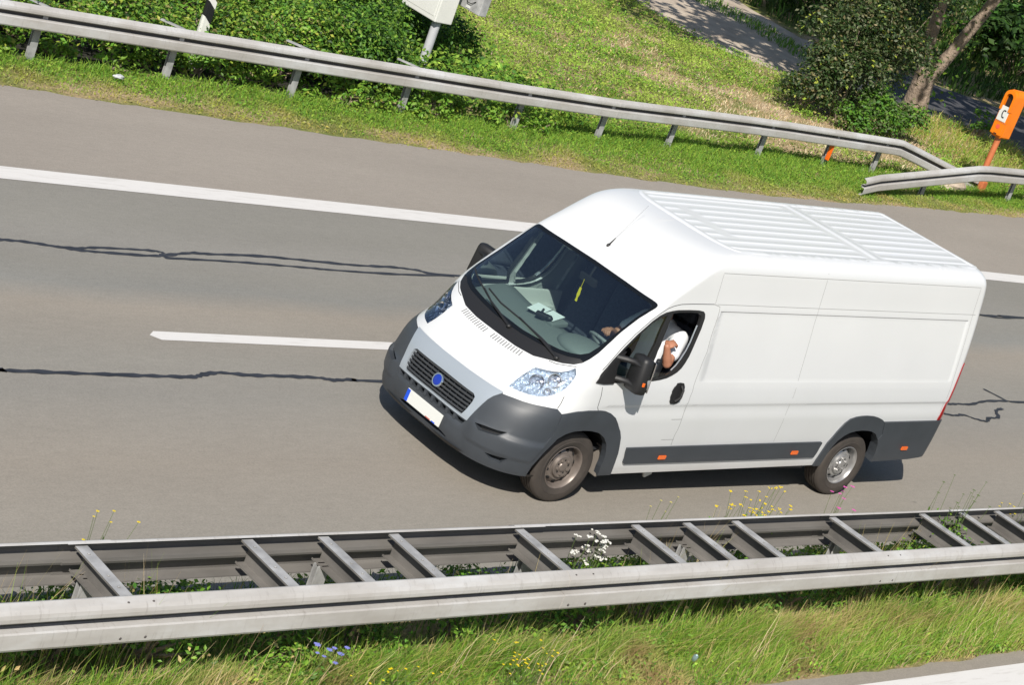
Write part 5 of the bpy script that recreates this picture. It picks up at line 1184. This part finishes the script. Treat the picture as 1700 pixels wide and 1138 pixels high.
# ------------------------------------------------------------------ wild flowers
def flowers(x, y, w_, d_, h, n, fm, fs, seed, label, name='wildflower', flat=True, leaves=60, group=None, lean=(-.1, 0)):
    r = np.random.default_rng(seed); root = empty(name, (x, y, 0)); tag(root, label, 'flower', group); st = MB(); hd = MB()
    for k in range(n):
        bx, by = r.normal()*w_*.35, r.normal()*d_*.35; hh = h*r.uniform(.72, 1.08); tx, ty = bx+r.normal()*w_*.35+lean[0]*hh, by+r.normal()*d_*.3+lean[1]*hh
        st.tube([(bx, by, 0), ((bx*1.2+tx)/2.2, (by*1.2+ty)/2.2, hh*.55), (tx, ty, hh)], [.003, .0024, .0016], 4)
        s = fs*r.uniform(.7, 1.2)
        if flat:
            q = 8; c = hd.bm.verts.new((tx, ty, hh+.004)); ring = [hd.bm.verts.new((tx+s*(1 if j % 2 else .62)*math.cos(j*math.pi/q), ty+s*(1 if j % 2 else .62)*math.sin(j*math.pi/q), hh+s*.25*r.uniform(.2, 1))) for j in range(2*q)]
            for j in range(2*q): hd.bm.faces.new((c, ring[j], ring[(j+1) % (2*q)]))
        else:
            for j in range(6): hd.ell((tx+r.normal()*s*.55, ty+r.normal()*s*.55, hh+r.normal()*s*.15), (s*.38, s*.38, s*.25), 6)
    st.build('stems', M['stem'], root); hd.build('blossom', fm, root)
    P = np.stack([r.normal(size=leaves)*w_*.4, r.normal(size=leaves)*d_*.4, r.uniform(.02, h*.75, leaves)], 1)
    link('leaves', leaf_mesh('leaves', P, r.normal(size=(leaves, 3))+[0, 0, .6], .035*r.uniform(.6, 1.6, leaves), pal(leaves, [G1, G3, L1], [2, 2, 2], r), r), root, M['leaf'])
flowers(4.33, 3.26, .24, .12, .33, 8, M['fb'], .026, 1, 'blue chicory flowers in the grass below the foreground barrier')
flowers(3.80, 3.50, .30, .16, .26, 13, M['fy'], .012, 2, 'yellow hawkweed clump in the foreground grass, left of the denser yellow clump')
flowers(2.66, 3.52, .26, .22, .30, 30, M['fy'], .012, 3, 'densest clump of yellow flowers in the foreground grass')
flowers(2.55, 3.25, .35, .05, .26, 3, M['fy'], .014, 9, 'few scattered yellow flowers close under the foreground barrier beam')
flowers(1.30, 2.62, .26, .12, .66, 18, M['fw'], .030, 4, 'white yarrow standing between the two barrier beams', flat=False)
flowers(5.65, 2.30, .22, .10, .84, 8, M['fy'], .013, 5, 'sparse yellow flowers rising over the barrier at the left')
flowers(-.95, 2.30, .46, .12, .84, 40, M['fy'], .016, 6, 'bushy yellow ragwort rising over the barrier behind the van', flat=False, leaves=260)
flowers(.30, 2.30, .20, .10, .80, 10, fl_mat('pale_yellow', (.62, .55, .12)), .012, 7, 'pale yellow seed heads rising over the barrier below the van')
flowers(-2.05, 2.30, .35, .10, .86, 9, M['fp'], .026, 8, 'pink flowers rising over the barrier below the rear wheel')
flowers(-3.55, 2.62, .45, .22, .95, 14, M['stem'], .02, 10, 'tall green weed with leafy stems growing through the barrier at the right', leaves=420, name='tall_weed')
flowers(-4.75, 2.45, .35, .20, .85, 11, M['fy'], .015, 11, 'yellow flowers growing through the barrier at the right edge', leaves=160)
flowers(-2.95, 2.75, .3, .15, .50, 3, M['fy'], .016, 12, 'two or three low yellow flowers between the barrier beams at the right', leaves=140)
for i, (x, y, r0, h) in enumerate([(.55, 2.75, .36, .40), (1.35, 2.8, .30, .36), (5.35, 2.75, .42, .42), (6.5, 2.75, .42, .42), (4.3, 2.8, .34, .34), (-.6, 2.75, .34, .38), (-3.3, 2.75, .34, .55), (2.7, 2.8, .34, .34), (3.6, 2.75, .3, .36), (-1.3, 2.75, .3, .40), (-2.4, 2.75, .32, .42), (-4.2, 2.75, .34, .5), (6.0, 2.7, .3, .36), (5.7, 2.40, .34, .34), (4.9, 2.42, .3, .30), (1.0, 2.42, .36, .40), (2.2, 2.42, .28, .30), (-.9, 2.42, .28, .32), (-2.2, 2.42, .30, .34), (-3.4, 2.45, .34, .46), (.2, 2.42, .26, .32), (3.5, 2.42, .26, .28), (6.6, 2.4, .34, .36), (-5.2, 2.75, .4, .5), (-6.4, 2.75, .4, .5), (7.4, 2.75, .4, .45)]):
    bush(x, y, r0, h, 520, .038, [L1, L2, L3, DRY], [4, 3, 3, .8], 300+i, 'low leafy weed growing between the two barrier beams', 'weeds between the barrier beams', 'weed')
